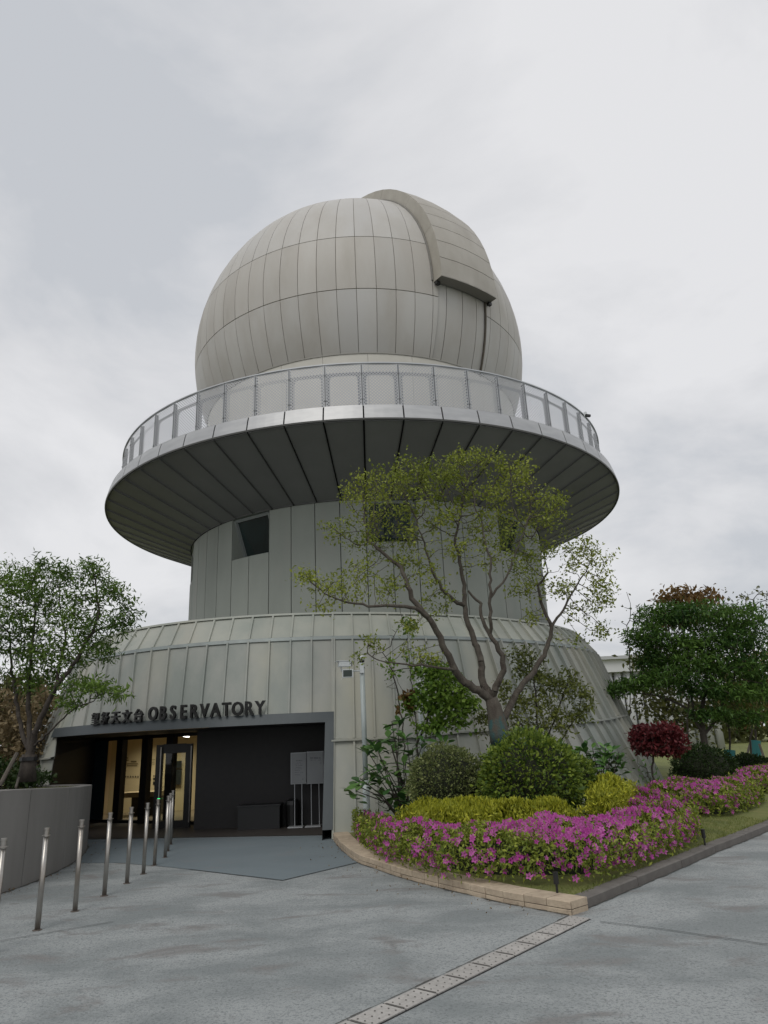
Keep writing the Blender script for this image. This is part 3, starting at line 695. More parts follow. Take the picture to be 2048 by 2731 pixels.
# reception desk
DK = thing('reception_desk', (-6.6, 20.0, .02), 'brown reception desk seen through the lobby glass', 'desk')
a, b = at(335, 2118, 20.0), at(420, 2110, 20.0)
xm, xw, zt_ = (a[0]+b[0])/2, abs(b[0]-a[0]), at(370, 2112, 20.0)[2]
MB().box((xm, 20.1, zt_-.06), (xw+.2, .7, .12)).build('desk_top', mat('desk_tan', (.30, .24, .15), .5), DK)
MB().box((xm+.1, 20.25, (zt_-.12)/2+.02), (xw-.1, .4, zt_-.12)).build('desk_front', mat('desk_dark', (.06, .055, .05), .6), DK)
# bench box and bin in the vestibule
BXO = thing('storage_box', (-2.86, 15.66, 0), 'low black box against the back wall of the entrance recess', 'box')
MB().box((-2.86, 15.68, .23), (.86, .4, .44)).build('box_body', mat('box_black', (.017, .018, .019), .5), BXO)
MB().box((-2.86, 15.68, .465), (.9, .44, .025)).build('box_lid', mat('box_lid_black', (.024, .025, .026), .4), BXO)
BN = thing('litter_bin', (-2.2, 15.75, 0), 'dark rounded bin between the low box and the notice stands', 'bin')
MB().lathe([(.13, 0), (.15, .42)], (-2.2, 15.75, 0.016), 14).build('bin_body', M_black, BN); MB().lathe([(.155, .42), (.14, .5), (.05, .54)], (-2.2, 15.75, .016), 14).build('bin_lid', M_black, BN)
# notice stands
YS = 15.5
def stand(x0, x1, y0, y1, legs, base, lines, lab):
    a, b = at(x0, y1, YS), at(x1, y0, YS)
    T = thing('notice_stand', ((a[0]+b[0])/2, YS, .016), lab, 'notice stand', 'notice stands in the entrance recess')
    MB().box(((a[0]+b[0])/2, YS, (a[2]+b[2])/2), (b[0]-a[0], .03, b[2]-a[2])).build('board', M_board, T)
    MB().box(((a[0]+b[0])/2, YS+.02, (a[2]+b[2])/2), (b[0]-a[0]+.03, .02, b[2]-a[2]+.03)).build('board_frame', M_galv, T)
    for lx in legs: x = at(lx, 2150, YS)[0]; MB().tube([(x, YS+.02, .03), (x, YS+.02, a[2]+.02)], .009, 6).build('leg', M_galv, T)
    xa, xb = at(base[0], 2207, YS)[0], at(base[1], 2207, YS)[0]; MB().box(((xa+xb)/2, YS, .03), (xb-xa, .25, .02)).build('foot', M_galv, T)
    ink = MB()
    for (lx0, ly0, lx1, ly1) in lines:
        n_ = max(1, int((lx1-lx0)/1.5))
        for q in range(n_):
            if random.random() < .2: continue
            p_, r_ = at(lx0+(lx1-lx0)*q/n_, ly1, YS-.017), at(lx0+(lx1-lx0)*(q+.75)/n_, ly0, YS-.017); ink.quad((p_[0], YS-.017, p_[2]), (r_[0], YS-.017, p_[2]), (r_[0], YS-.017, r_[2]), (p_[0], YS-.017, r_[2]))
    ink.build('board_print', M_ink, T)
    return T
stand(777, 816, 2008, 2090, (785.5, 805), (769, 809), [(790, 2027, 806, 2030), (790, 2034, 802, 2035), (788, 2037, 807, 2038), (788, 2041, 807, 2042), (789, 2046, 803, 2047), (786, 2050, 806, 2051), (786, 2054, 800, 2055), (786, 2060, 810, 2061), (786, 2066, 800, 2067), (807, 2076, 812, 2080)], 'left notice stand with many lines of small print and a dark mark at its foot')
stand(819, 861, 2005, 2089, (830, 851), (815, 856), [(827, 2020, 855, 2023), (828, 2026, 855, 2028), (852, 2034, 856, 2036)], 'right notice stand with two lines of print beside the portal jamb')

# ---- sign lettering
SG = thing('lettering_sign', BP(-24, HP, .1), 'dark raised letters reading 望舒天文台 OBSERVATORY over the entrance portal', 'sign')
def letter(ch, th, size, cjk):
    cu = bpy.data.curves.new('letter', 'FONT'); cu.body = ch; cu.size = size; cu.extrude = .028; cu.offset = (.003 if ch in '望舒' else .008) if cjk else .009; cu.align_x = 'CENTER'; cu.resolution_u = 3
    t = bpy.data.objects.new('tmp', cu); COL.objects.link(t); dg = bpy.context.evaluated_depsgraph_get(); me = bpy.data.meshes.new_from_object(t.evaluated_get(dg)); bpy.data.objects.remove(t)
    me.materials.clear(); me.materials.append(M_letter); me.name = 'letter'
    o = bpy.data.objects.new('letter', me); link(o, SG); p_ = np.array(BP(th, HP+.02, .10))
    o.location = tuple(p_-W[SG.name]); o.rotation_euler = (rad(90), 0, rad(th)*.93); o['label'] = 'character '+ch
    if not cjk: o.scale = (.86, 1, 1)
for i, ch in enumerate('望舒天文台'): letter(ch, -37.2+i*2.12, .262, True)
for i, ch in enumerate('OBSERVATORY'): letter(ch, -26.25+i*1.60, .352, False)

# small camera on the balcony rail
RCAM = 55
p_ = np.array(CP(RR+.02, RCAM, 9.98)); CB = thing('rail_camera', p_, 'small white surveillance camera on the right side of the balcony rail', 'camera')
MB().box((.06, -.03, 0), (.07, .07, .13), rad(61)).build('bracket', M_white, CB, local=True)
MB().box((.11, -.05, -.05), (.15, .07, .06), rad(20)).build('camera_body', M_black, CB, local=True)

# ================================================================== CCTV pole
def cctv(px_b, py_b, px_t, py_t, Y, lab, full=True):
    b = at(px_b, py_b, Y); t = at(px_t, py_t, Y); x = t[0]; z = t[2]
    P = thing('camera_pole', (x, Y, .15), lab, 'camera pole', 'camera poles in the planting bed')
    zsp = .95
    MB().tube([(x, Y, .1), (x, Y, zsp)], .062, 14).build('lower_pole', M_polew, P, smooth=True)
    MB().tube([(x, Y, zsp), (x, Y, z)], .046, 14).build('upper_pole', M_polew, P, smooth=True)
    MB().lathe([(.065, 0), (.065, .03), (.05, .05)], (x, Y, zsp-.03), 14).build('pole_collar', M_polew, P)
    MB().lathe([(.03, 0), (.055, .03), (.062, .08), (.055, .1)], (x, Y, z+.03), 12).build('dome_camera', M_white, P, smooth=True)
    MB().lathe([(.012, 0), (.045, .018), (.052, .045)], (x, Y, z-.005), 12).build('dome_lens', M_black, P, smooth=True)
    if full:
        MB().tube([(x, Y, z-.14), (x-.33, Y-.05, z-.14)], .014, 6).build('arm', M_white, P)
        MB().box((x, Y-.055, z-.12), (.07, .03, .14)).build('junction_box', M_white, P)
        h = MB(); h.box((x-.31, Y-.10, z-.02), (.24, .12, .09), .25, .0); h.box((x-.32, Y-.10, z+.034), (.32, .14, .012), .25); h.build('camera_housing', M_white, P)
        MB().box((x-.19, Y-.10, z-.025), (.012, .10, .075), .25).build('lens_hood', M_black, P)
        MB().box((x-.26, Y-.13, z-.19), (.20, .05, .15), .12).build('flood_lamp', M_white, P)
        MB().box((x-.26, Y-.158, z-.19), (.16, .01, .115), .12).build('flood_glass', mat('flood_lens', (.035, .05, .045), .25), P)
        pts = [(x-.37+.03*math.sin(q*.6), Y-.1, z-.1-.055*q+(.004*q*q)) for q in range(7)]; MB().tube(pts, .005, 5).build('cable', M_white, P)
        MB().tube([(x-.38, Y-.1, z-.06), (x-.38, Y-.08, z-.14), (x-.30, Y-.05, z-.14)], .012, 5).build('camera_bracket', M_white, P)
    return P
cctv(975, 2180, 965, 1768, 13.1, 'mint white pole with bullet camera, floodlight and dome camera right of the entrance')
cctv(1124, 2000, 1117, 1832, 14.0, 'second white camera pole mostly hidden behind the green maple', False)

# ================================================================== bollards
BOL = None
bps = [(-3.57, 6.86)]+[tuple(gz(x, y)[:2]) for x, y in ((99, 2483), (199.5, 2432.6), (277.6, 2391), (338, 2357.9), (382, 2332.6), (411.5, 2309.7), (440, 2288.9), (447, 2272), (454.5, 2254))]
bl = ['nearest steel bollard, cut by the left edge of the photo', 'tall steel bollard standing nearest the camera in full view', 'second full steel bollard, in front of the planter wall joint', 'third full steel bollard along the planter wall', 'steel bollard in the middle of the row, before the planter end', 'fifth full steel bollard, left of the glass door', 'sixth full steel bollard, on the near edge of the blue apron', 'steel bollard on the blue apron, seventh in full view', 'second last steel bollard, close beside the last one', 'last and smallest steel bollard, nearest the glass door']
for i, (x, y) in enumerate(bps):
    if BOL is None:
        T = thing('bollard', (x, y, .006), bl[i], 'bollard', 'steel bollards leading to the entrance'); BOL = T
        MB().tube([(0, 0, 0), (0, 0, .83)], .0265, 14).build('post', M_steel, T, smooth=True, local=True)
        MB().lathe([(.024, .83), (.024, .895), (.029, .897), (.029, .915), (.022, .917)], (0, 0, 0), 14).build('cap', M_steel, T, local=True)
        MB().lathe([(.042, .842), (.042, .848)], (0, 0, 0), 14).build('collar', M_steel, T, local=True)
        MB().lathe([(.045, 0), (.045, .006), (.03, .008)], (0, 0, 0), 14).build('base_ring', mat('rusty_ring', (.12, .10, .085), .7), T, local=True)
    else:
        T = copy_tree(BOL); T.location = (x, y, .006); T['label'] = bl[i]
    T.rotation_euler = (rad(random.uniform(-.6, .6)), rad(random.uniform(-.6, .6)), random.uniform(0, 6))

# ================================================================== planter wall on the left
PL = thing('planter', (-6, 11, 0), 'grey concrete planter wall curving along the left of the entrance', 'planter')
pw = [(-7.4, 4.5), (-6.1, 6.6), (-5.35, 8.3), (-5.02, 9.7), (-4.97, 10.3), (-5.0, 10.9), (-5.06, 11.5), (-5.2, 12.3), (-5.42, 13.1), (-5.72, 13.95), (-6.15, 14.7), (-6.75, 15.1), (-7.3, 15.2)]
pw = np.array(pw)
def catmull(P, n):
    P = np.array(P, float); out = []
    for i in range(len(P)-1):
        p0, p1, p2, p3 = P[max(i-1, 0)], P[i], P[i+1], P[min(i+2, len(P)-1)]
        for k in range(n):
            t = k/n; out.append(.5*((2*p1)+(-p0+p2)*t+(2*p0-5*p1+4*p2-p3)*t*t+(-p0+3*p1-3*p2+p3)*t**3))
    out.append(P[-1]); return np.array(out)
pc = catmull(pw, 8); seg = np.r_[0, np.cumsum(np.linalg.norm(np.diff(pc, axis=0), axis=1))]
def pcur(s): return np.array([np.interp(s, seg, pc[:, 0]), np.interp(s, seg, pc[:, 1])])
def pnor(s): d = pcur(s+.02)-pcur(s-.02); d /= np.linalg.norm(d); return np.array([-d[1], d[0]])   # to the planter side (left)
def ptop(y): return float(np.interp(y, [6, 9.7, 12, 14.6], [1.26, 1.225, 1.13, 1.06]))
# joint positions found in the photo
def s_at(px, py): q = gz(px, py)[:2]; return seg[np.argmin(((pc-q)**2).sum(1))]
js = [0, 2.2, 4.1, s_at(62, 2366), s_at(165, 2319), s_at(215, 2290), seg[-1]]
for a, b in zip(js[:-1], js[1:]):
    mb = MB(); n = max(4, int((b-a)/.12)); g_ = .006
    def sec(s):
        p_, q_ = pcur(s), pcur(s)+pnor(s)*.2; z = ptop(p_[1]); return [(*p_, 0), (*(p_+(q_-p_)*.0), z-.012), (*(p_+(q_-p_)*.06), z), (*q_, z), (*q_, .8)]
    rings = [sec(a+g_+(b-a-2*g_)*k/n) for k in range(n+1)]
    for r in rings: mb.v += r
    for k in range(n):
        for q in range(4): mb.f.append((k*5+q+1, k*5+q, (k+1)*5+q, (k+1)*5+q+1))
    mb.f.append((0, 1, 2, 3, 4)); mb.f.append(tuple(n*5+q for q in (4, 3, 2, 1, 0))); mb.build('concrete_panel', M_conc, PL)
mb = MB(); inn = [pcur(s)+pnor(s)*.1 for s in np.linspace(0, seg[-1], 60)]
mb.v = [(*p_, ptop(p_[1])-.10) for p_ in inn]+[(-7.3, 16.2, .9), (-9, 22, .8), (-30, 30, .8), (-30, 2, .9)]; mb.f = [tuple(range(len(mb.v)))]; mb.build('planter_soil', M_soil, PL)
mb = MB(); vwall(mb, [pcur(s)+pnor(s)*.03 for s in np.linspace(0, seg[-1], 50)], 0, .98); mb.build('joint_backing', M_joint, PL)

# ================================================================== kerbs and bed on the right
KO = np.array([gz(*q)[:2] for q in ((887.7, 2240), (910, 2267.5), (952.5, 2300.7), (991.6, 2315.8), (1061, 2340), (1118, 2356), (1208.6, 2379), (1263, 2391), (1350, 2412), (1524.8, 2444))])
kc = catmull(KO, 10); ks = np.r_[0, np.cumsum(np.linalg.norm(np.diff(kc, axis=0), axis=1))]
def kcur(s): return np.array([np.interp(s, ks, kc[:, 0]), np.interp(s, ks, kc[:, 1])])
def kn(s): d = kcur(s+.05)-kcur(s-.05) if s > .06 else kcur(.12)-kcur(0); d /= np.linalg.norm(d); return np.array([-d[1], d[0]])
KB = thing('stone_kerb', (*kcur(ks[-1]/2), 0), 'curved low kerb of beige split stone edging the flower bed', 'kerb')
KH = .118
for course, (z0, z1) in enumerate(((0.004, .05), (.056, KH))):
    L_ = .27; n = int(ks[-1]/L_); off = 0 if course else .0
    for k in range(n):
        a, b = ks[-1]*k/n, ks[-1]*(k+1)/n; j = random.uniform(-.004, .004); o_ = random.uniform(-.004, .006) if course == 0 else random.uniform(-.002, .008)
        mb = MB(); g_ = .004
        pts = [a+g_, (a+b)/2, b-g_]; top = []
        P = [kcur(s)-kn(s)*o_ for s in pts]; Q = [kcur(s)+kn(s)*.27 for s in pts]
        i0 = 0; c_ = .006
        mb.v = [(*p_, z0) for p_ in P]+[(*p_, z1-c_+j*.3) for p_ in P]+[(*(p_+kn(s)*c_), z1+j*.3) for p_, s in zip(P, pts)]+[(*q_, z1+j*.3) for q_ in Q]+[(*q_, z0) for q_ in Q]
        for r_ in range(4):
            for q in range(2): mb.f.append((r_*3+q, r_*3+q+1, r_*3+q+4, r_*3+q+3))
        mb.f.append((0, 3, 6, 9, 12)); mb.f.append((14, 11, 8, 5, 2)); mb.build('stone_block', M_stone, KB)
mb = MB()
for k in range(60):
    a, b = ks[-1]*k/60, ks[-1]*(k+1)/60; p_, q_ = kcur(a)+kn(a)*.012, kcur(b)+kn(b)*.012; mb.quad((*p_, 0), (*q_, 0), (*q_, KH-.012), (*p_, KH-.012))
mb.build('mortar', mat('dark_mortar', (.08, .065, .05), .9), KB)
GK = thing('grey_kerb', (3.6, 9.6, 0), 'straight low kerb of grey stone between the lawn and the path', 'kerb')
gk = np.array([(1.72, 7.46), (2.282, 8.10), (2.733, 8.60), (3.479, 9.43), (4.279, 10.36), (4.974, 11.10), (5.784, 12.0), (9, 15.7), (14, 21.6), (24, 33.4)])
gs = np.r_[0, np.cumsum(np.linalg.norm(np.diff(gk, axis=0), axis=1))]
gcur = lambda s: np.array([np.interp(s, gs, gk[:, 0]), np.interp(s, gs, gk[:, 1])])
s = 0; k = 0
while s < gs[-1]-.1:
    e_ = min(s+1.25, gs[-1]); p_, q_ = gcur(s+.006), gcur(e_-.006); d = (q_-p_)/np.linalg.norm(q_-p_); n_ = np.array([-d[1], d[0]]); h = .10+random.uniform(-.004, .004)
    mb = MB(); a = [(*p_, 0), (*p_, h-.012), (*(p_+n_*.015), h), (*(p_+n_*.16), h), (*(p_+n_*.16), 0)]; b = [(*q_, 0), (*q_, h-.012), (*(q_+n_*.015), h), (*(q_+n_*.16), h), (*(q_+n_*.16), 0)]
    mb.v = a+b; mb.f = [(q, q+5, q+6, q+1) for q in range(4)]+[(0, 1, 2, 3, 4), (9, 8, 7, 6, 5)]; mb.build('kerb_stone', M_kerb, GK); s = e_
# bed: mulch and lawn as gently mounded ground
def bedz(x, y):
    dk_ = float(np.min(np.hypot(kc[::6, 0]-x, kc[::6, 1]-y))); gd = float(np.min(np.hypot(gk[:, 0]-x, gk[:, 1]-y))) if False else 99
    # distance to the grey kerb line
    d0 = abs((x-1.72)*(12.0-7.46)-(y-7.46)*(5.784-1.72))/math.hypot(12.0-7.46, 5.784-1.72)
    d = min(dk_, d0); return .085+.14*min(1, d/3.2)
bx = MB(); nx, ny = 60, 60
poly_bed = [tuple(kcur(s)+kn(s)*.2) for s in np.linspace(0, ks[-1], 30)]+[tuple(gcur(s)+np.array([-.09, .08])) for s in np.linspace(.1, gs[-1], 30)]+[(-1.2, 33), (-1.15, 14.2)]
def inpoly(x, y, P):
    c = False; j = len(P)-1
    for i in range(len(P)):
        if (P[i][1] > y) != (P[j][1] > y) and x < (P[j][0]-P[i][0])*(y-P[i][1])/(P[j][1]-P[i][1]+1e-12)+P[i][0]: c = not c
        j = i
    return c
import bmesh
def terrain(name, poly, m, dz=0., step=.25, ymax=20):
    bm = bmesh.new(); vs_ = [bm.verts.new((p_[0], p_[1], 0)) for p_ in poly]; f = bm.faces.new(vs_)
    x0, x1 = min(p_[0] for p_ in poly), min(9, max(p_[0] for p_ in poly)); y0, y1 = min(p_[1] for p_ in poly), min(ymax, max(p_[1] for p_ in poly))
    for x in np.arange(x0+step, x1, step): bmesh.ops.bisect_plane(bm, geom=bm.verts[:]+bm.edges[:]+bm.faces[:], plane_co=(x, 0, 0), plane_no=(1, 0, 0))
    for y in np.arange(y0+step, y1, step): bmesh.ops.bisect_plane(bm, geom=bm.verts[:]+bm.edges[:]+bm.faces[:], plane_co=(0, y, 0), plane_no=(0, 1, 0))
    for v_ in bm.verts: v_.co.z = bedz(v_.co.x, v_.co.y)+dz
    bm.normal_update(); me = bpy.data.meshes.new(name); bm.to_mesh(me); bm.free(); me.materials.append(m); me.shade_smooth()
    if me.polygons[0].normal.z < 0: me.flip_normals()
    o = bpy.data.objects.new(name, me); link(o); return struct(o)
terrain('lawn_bed', poly_bed, M_lawn, 0, .5)

# ================================================================== drain channel
dl0, dl1 = gz(1524.6, 2445.7)[:2], gz(919.7, 2731)[:2]; dr0, dr1 = gz(1592, 2452)[:2], gz(1068, 2711)[:2]
dd = (dl1-dl0)/np.linalg.norm(dl1-dl0); dn = np.array([-dd[1], dd[0]]); 
if np.dot(dr0-dl0, dn) < 0: dn = -dn
DWI = .19
DC = thing('drain_channel', (*((dl0+dl1)/2), 0), 'line of pale granite drain covers crossing the path', 'drain')
LS = .33; n = 14; base0 = dl0+dd*.02
mb = MB(); a, b = base0, base0+dd*LS*n
mb.quad((*(a-dn*.012), .008), (*(a+dn*(DWI+.012)), .008), (*(b+dn*(DWI+.012)), .008), (*(b-dn*.012), .008)); mb.build('channel_gap', M_dark, DC)
skew = .09
holes = MB()
for k in range(n):
    a, b = k*LS+.006, (k+1)*LS-.012
    mb = MB(); P = [base0+dd*a, base0+dd*b, base0+dd*(b+skew*.0)+dn*DWI, base0+dd*(a+skew*.0)+dn*DWI]
    mb.prism(P[::1] if False else [tuple(p_) for p_ in P], .009, .016); mb.build('drain_cover', M_slab, DC)
    for i in range(3):
        for j in range(4):
            c = base0+dd*(a+.045+j*.078)+dn*(.035+i*.058+(.012 if j % 2 else 0)); v1 = (dd*.7+dn*.7)*.010; v2 = (dd*.7-dn*.7)*.005
            holes.quad((*(c-v1-v2), .0175), (*(c+v1-v2), .0175), (*(c+v1+v2), .0175), (*(c-v1+v2), .0175))
    c0, c1 = base0+dd*(b+.006)+dn*.02, base0+dd*(b+.006)+dn*(DWI-.02)
    holes.quad((*(c0-dd*.01), .0178), (*(c1-dd*.01), .0178), (*(c1+dd*.01), .0178), (*(c0+dd*.01), .0178))
holes.build('drain_holes', mat('drain_shadow', (.10, .095, .085), .9), DC, kind='stuff')

# narrow dark strips along the foot of walls and kerbs, grit along the drain
def edge_strip(fp, fn_, s0, s1, w, z=.0135, n=160, side=-1):
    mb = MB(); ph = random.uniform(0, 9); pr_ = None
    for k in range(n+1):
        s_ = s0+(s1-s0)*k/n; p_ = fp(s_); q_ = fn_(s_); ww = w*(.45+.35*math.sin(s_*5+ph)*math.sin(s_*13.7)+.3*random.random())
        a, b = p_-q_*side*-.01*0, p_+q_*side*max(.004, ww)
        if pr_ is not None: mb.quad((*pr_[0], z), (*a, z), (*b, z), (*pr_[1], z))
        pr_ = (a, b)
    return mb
M_edge_dark = mat('dark_edge_strip', (.065, .062, .055), .95, 0, (.10, .10, .09), 30)
edge_strip(pcur, pnor, 1.5, seg[-1]-1.2, .045).build('foot_strip', M_edge_dark, PL)
edge_strip(kcur, kn, .3, ks[-1]-.02, .022).build('foot_strip', M_edge_dark, KB)
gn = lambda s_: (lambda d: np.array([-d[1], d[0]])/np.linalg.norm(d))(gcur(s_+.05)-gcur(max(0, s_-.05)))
edge_strip(gcur, gn, .02, 9, .03).build('foot_strip', M_edge_dark, GK)
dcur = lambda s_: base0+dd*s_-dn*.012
edge_strip(dcur, lambda s_: dn, 0, 4.3, .02, z=.0145).build('edge_dirt', M_edge_dark, DC)

# ================================================================== foliage tools
def unit(v): return v/np.maximum(np.linalg.norm(v, axis=-1, keepdims=True), 1e-9)
def leaves_mesh(name, pos, m, size, asp=.45, up=.5, dirs=None, droop=0., rng=RNG, tone=None, fold=.12, sv=.35):
    n = len(pos); d = rng.normal(size=(n, 3)); d = unit(d) if dirs is None else unit(dirs+.55*d)
    d[:, 2] -= droop; d = unit(d)
    nn = rng.normal(size=(n, 3)); nn[:, 2] += up*2.2; nn = unit(nn); sd_ = unit(np.cross(d, nn)); nn = np.cross(sd_, d)
    s = size*(1+sv*rng.uniform(-1, 1, n))[:, None]
    V = np.empty((n, 4, 3)); V[:, 0] = pos; V[:, 1] = pos+d*s*.5+sd_*s*asp*.5+nn*s*fold; V[:, 2] = pos+d*s; V[:, 3] = pos+d*s*.5-sd_*s*asp*.5+nn*s*fold
    F = np.arange(n*4).reshape(n, 4)
    if tone is None: tone = rng.uniform(0, 1, n)
    return fast_mesh(name, V.reshape(-1, 3), F, m, np.clip(tone, 0, 1))
def colonize(seeds, parents, attr, step, infl, kill, iters=120):
    nodes = [np.array(s, float) for s in seeds]; par = list(parents)
    A = attr.copy(); N0 = np.array(nodes)
    D = np.full(len(A), 1e9); I = np.zeros(len(A), int)
    def upd(start):
        P = np.array(nodes[start:]); dist = np.linalg.norm(A[:, None]-P[None], axis=2); j = dist.argmin(1); dm_ = dist[np.arange(len(A)), j]
        better = dm_ < D[:len(A)]; D[:len(A)][better] = dm_[better]; I[:len(A)][better] = j[better]+start
    upd(0); used = {}
    for it in range(iters):
        if not len(A): break
        inf_ = infl*(4 if it < 12 else 1)
        ok = D < inf_
        if not ok.any():
            ok = D <= D.min()+.2
        dirs = {}
        for a in np.nonzero(ok)[0]:
            i = I[a]; v = A[a]-nodes[i]; v /= np.linalg.norm(v)+1e-9
            if i in dirs: dirs[i] = dirs[i]+v
            else: dirs[i] = v
        start = len(nodes)
        for i, v in dirs.items():
            if used.get(i, 0) >= 4: continue
            used[i] = used.get(i, 0)+1
            v = v/(np.linalg.norm(v)+1e-9)+RNG.normal(size=3)*.16; v /= np.linalg.norm(v); nodes.append(nodes[i]+v*step); par.append(i)
        if len(nodes) == start: break
        upd(start)
        keep = D > kill; A = A[keep]; D = D[keep].copy(); I = I[keep].copy()
    return np.array(nodes), np.array(par)
def tree_mesh(name, nodes, par, tip, m, expo=2.5, rmax=None, sides=5, seedr=None):
    n = len(nodes); acc = np.zeros(n); has = np.zeros(n, bool); r = np.zeros(n)
    for i in range(n-1, -1, -1):
        r[i] = max(tip, acc[i]**(1/expo)) if has[i] else tip
        if seedr is not None and i < len(seedr) and seedr[i] > 0: r[i] = seedr[i]
        p_ = par[i]
        if p_ >= 0: acc[p_] += r[i]**expo; has[p_] = True
    if rmax: r = np.minimum(r, rmax)
    e = np.nonzero(par >= 0)[0]; A = nodes[par[e]]; B = nodes[e]; ra = np.minimum(r[par[e]], r[e]*1.18+.001); rb = r[e]
    d = unit(B-A); ref = np.where(np.abs(d[:, 2:3]) < .9, np.array([[0, 0, 1.]]), np.array([[1., 0, 0]])); a = unit(np.cross(d, ref)); b = np.cross(d, a)
    B = B+d*rb[:, None]*.3
    t = 2*np.pi*np.arange(sides)/sides; cs, sn_ = np.cos(t)[None, :, None], np.sin(t)[None, :, None]
    RA = A[:, None]+(a[:, None]*cs+b[:, None]*sn_)*ra[:, None, None]; RB = B[:, None]+(a[:, None]*cs+b[:, None]*sn_)*rb[:, None, None]
    V = np.concatenate([RA, RB], 1).reshape(-1, 3); k = len(e); base = np.arange(k)[:, None]*2*sides; q = np.arange(sides)[None]
    F = np.stack([base+q, base+(q+1) % sides, base+sides+(q+1) % sides, base+sides+q], -1).reshape(-1, 4)
    return fast_mesh(name, V, F, m, smooth=True), r
def blobs(cl, rng=RNG):
    """clusters (px,py,rx,ry,Y,ry_m,n) -> world points; sizes given in photo pixels at depth Y"""
    out = []
    for (px, py, rx, rz, Y, dm_, n) in cl:
        c = at(px, py, Y); k = Y/FPX; v = unit(rng.normal(size=(n, 3)))*rng.uniform(0, 1, (n, 1))**(1/2.6); out.append(c+v*np.array([rx*k, dm_, rz*k]))
    return np.concatenate(out)
def make_tree(name, label, cat, base, limbs, cl, bark, leaf, step=.16, infl=.9, kill=.2, tip=.006, per=5, lsize=.07, asp=.5, spread=.12, rad_thr=.012, extra=None, extra_n=0, up=.5, droop=0., group=None, trunk_r=None, lsv=.35, stuffing=0, expo=2.5, lowz=None):
    T = thing(name, base, label, cat, group); nodes = []; par = []
    sr = []
    for li, lb in enumerate(limbs):
        att, pts = lb[0], lb[1]; r01 = (lb[2][0]*.74, lb[2][1]*.72) if len(lb) > 2 else None; tot = sum(np.linalg.norm(np.array(pts[i+1])-np.array(pts[i])) for i in range(len(pts)-1)); run = 0
        pts = [np.array(p_, float) for p_ in pts]
        # subdivide
        last = -1 if att is None else min(range(len(nodes)), key=lambda i: np.linalg.norm(nodes[i]-pts[0]))
        if att is None: nodes.append(pts[0]); par.append(-1); last = len(nodes)-1; sr.append(r01[0] if r01 else 0)
        cur = nodes[last]
        for p_ in pts[1:]:
            d = np.linalg.norm(p_-cur); n = max(1, int(round(d/step)))
            for q in range(1, n+1):
                nodes.append(cur+(p_-cur)*q/n+RNG.normal(size=3)*.012*(q < n)); par.append(last); last = len(nodes)-1; f_ = (run+d*q/n)/tot; sr.append(r01[0]*(1-f_)+r01[1]*f_ if r01 else 0)
            cur = p_; run += d
    A = blobs(cl)
    if lowz is not None: A = A[A[:, 2] > lowz]
    nd, pr = colonize(nodes, par, A, step, infl, kill)
    me, r = tree_mesh('trunk', nd, pr, tip, bark, expo, trunk_r, sides=7, seedr=sr)
    mesh_obj('trunk', me, T)
    haschild = np.zeros(len(nd), bool); haschild[pr[pr >= 0]] = True
    term = ~haschild; near = np.zeros(len(nd), bool); near[pr[term & (pr >= 0)]] = True
    thin = r < rad_thr; tot = int(thin.sum()*per)
    sel = np.nonzero(thin & (term | (near & (RNG.uniform(size=len(nd)) < .5)) | (RNG.uniform(size=len(nd)) < .10)))[0]; k_ = max(per, int(tot/max(1, len(sel))))
    P = np.repeat(nd[sel], k_, 0); P = P+RNG.normal(size=P.shape)*spread*np.array([1, 1, .7])
    if stuffing:
        Q = blobs([(a, b, c, d, e_, f, int(n*stuffing)) for (a, b, c, d, e_, f, n) in cl]); P = np.concatenate([P, Q])
    # tone from coherent clumps plus chance
    tn = .5+.28*np.sin(P[:, 0]*2.3+1.3*np.sin(P[:, 1]*1.9))*np.cos(P[:, 2]*2.7+P[:, 1])+RNG.uniform(-.35, .35, len(P))
    me = leaves_mesh('crown', P, leaf, lsize, asp, up, droop=droop, tone=tn, sv=lsv)
    o = mesh_obj('crown', me, T)
    if extra is not None:
        Q = blobs(extra); mesh_obj('new_growth', leaves_mesh('new_growth', Q, extra_n, lsize, asp, up), T, kind='stuff')
    return T, nd, r
def limb(Y, *pts): return [at(p_[0], p_[1], Y+(p_[2] if len(p_) > 2 else 0)) for p_ in pts]

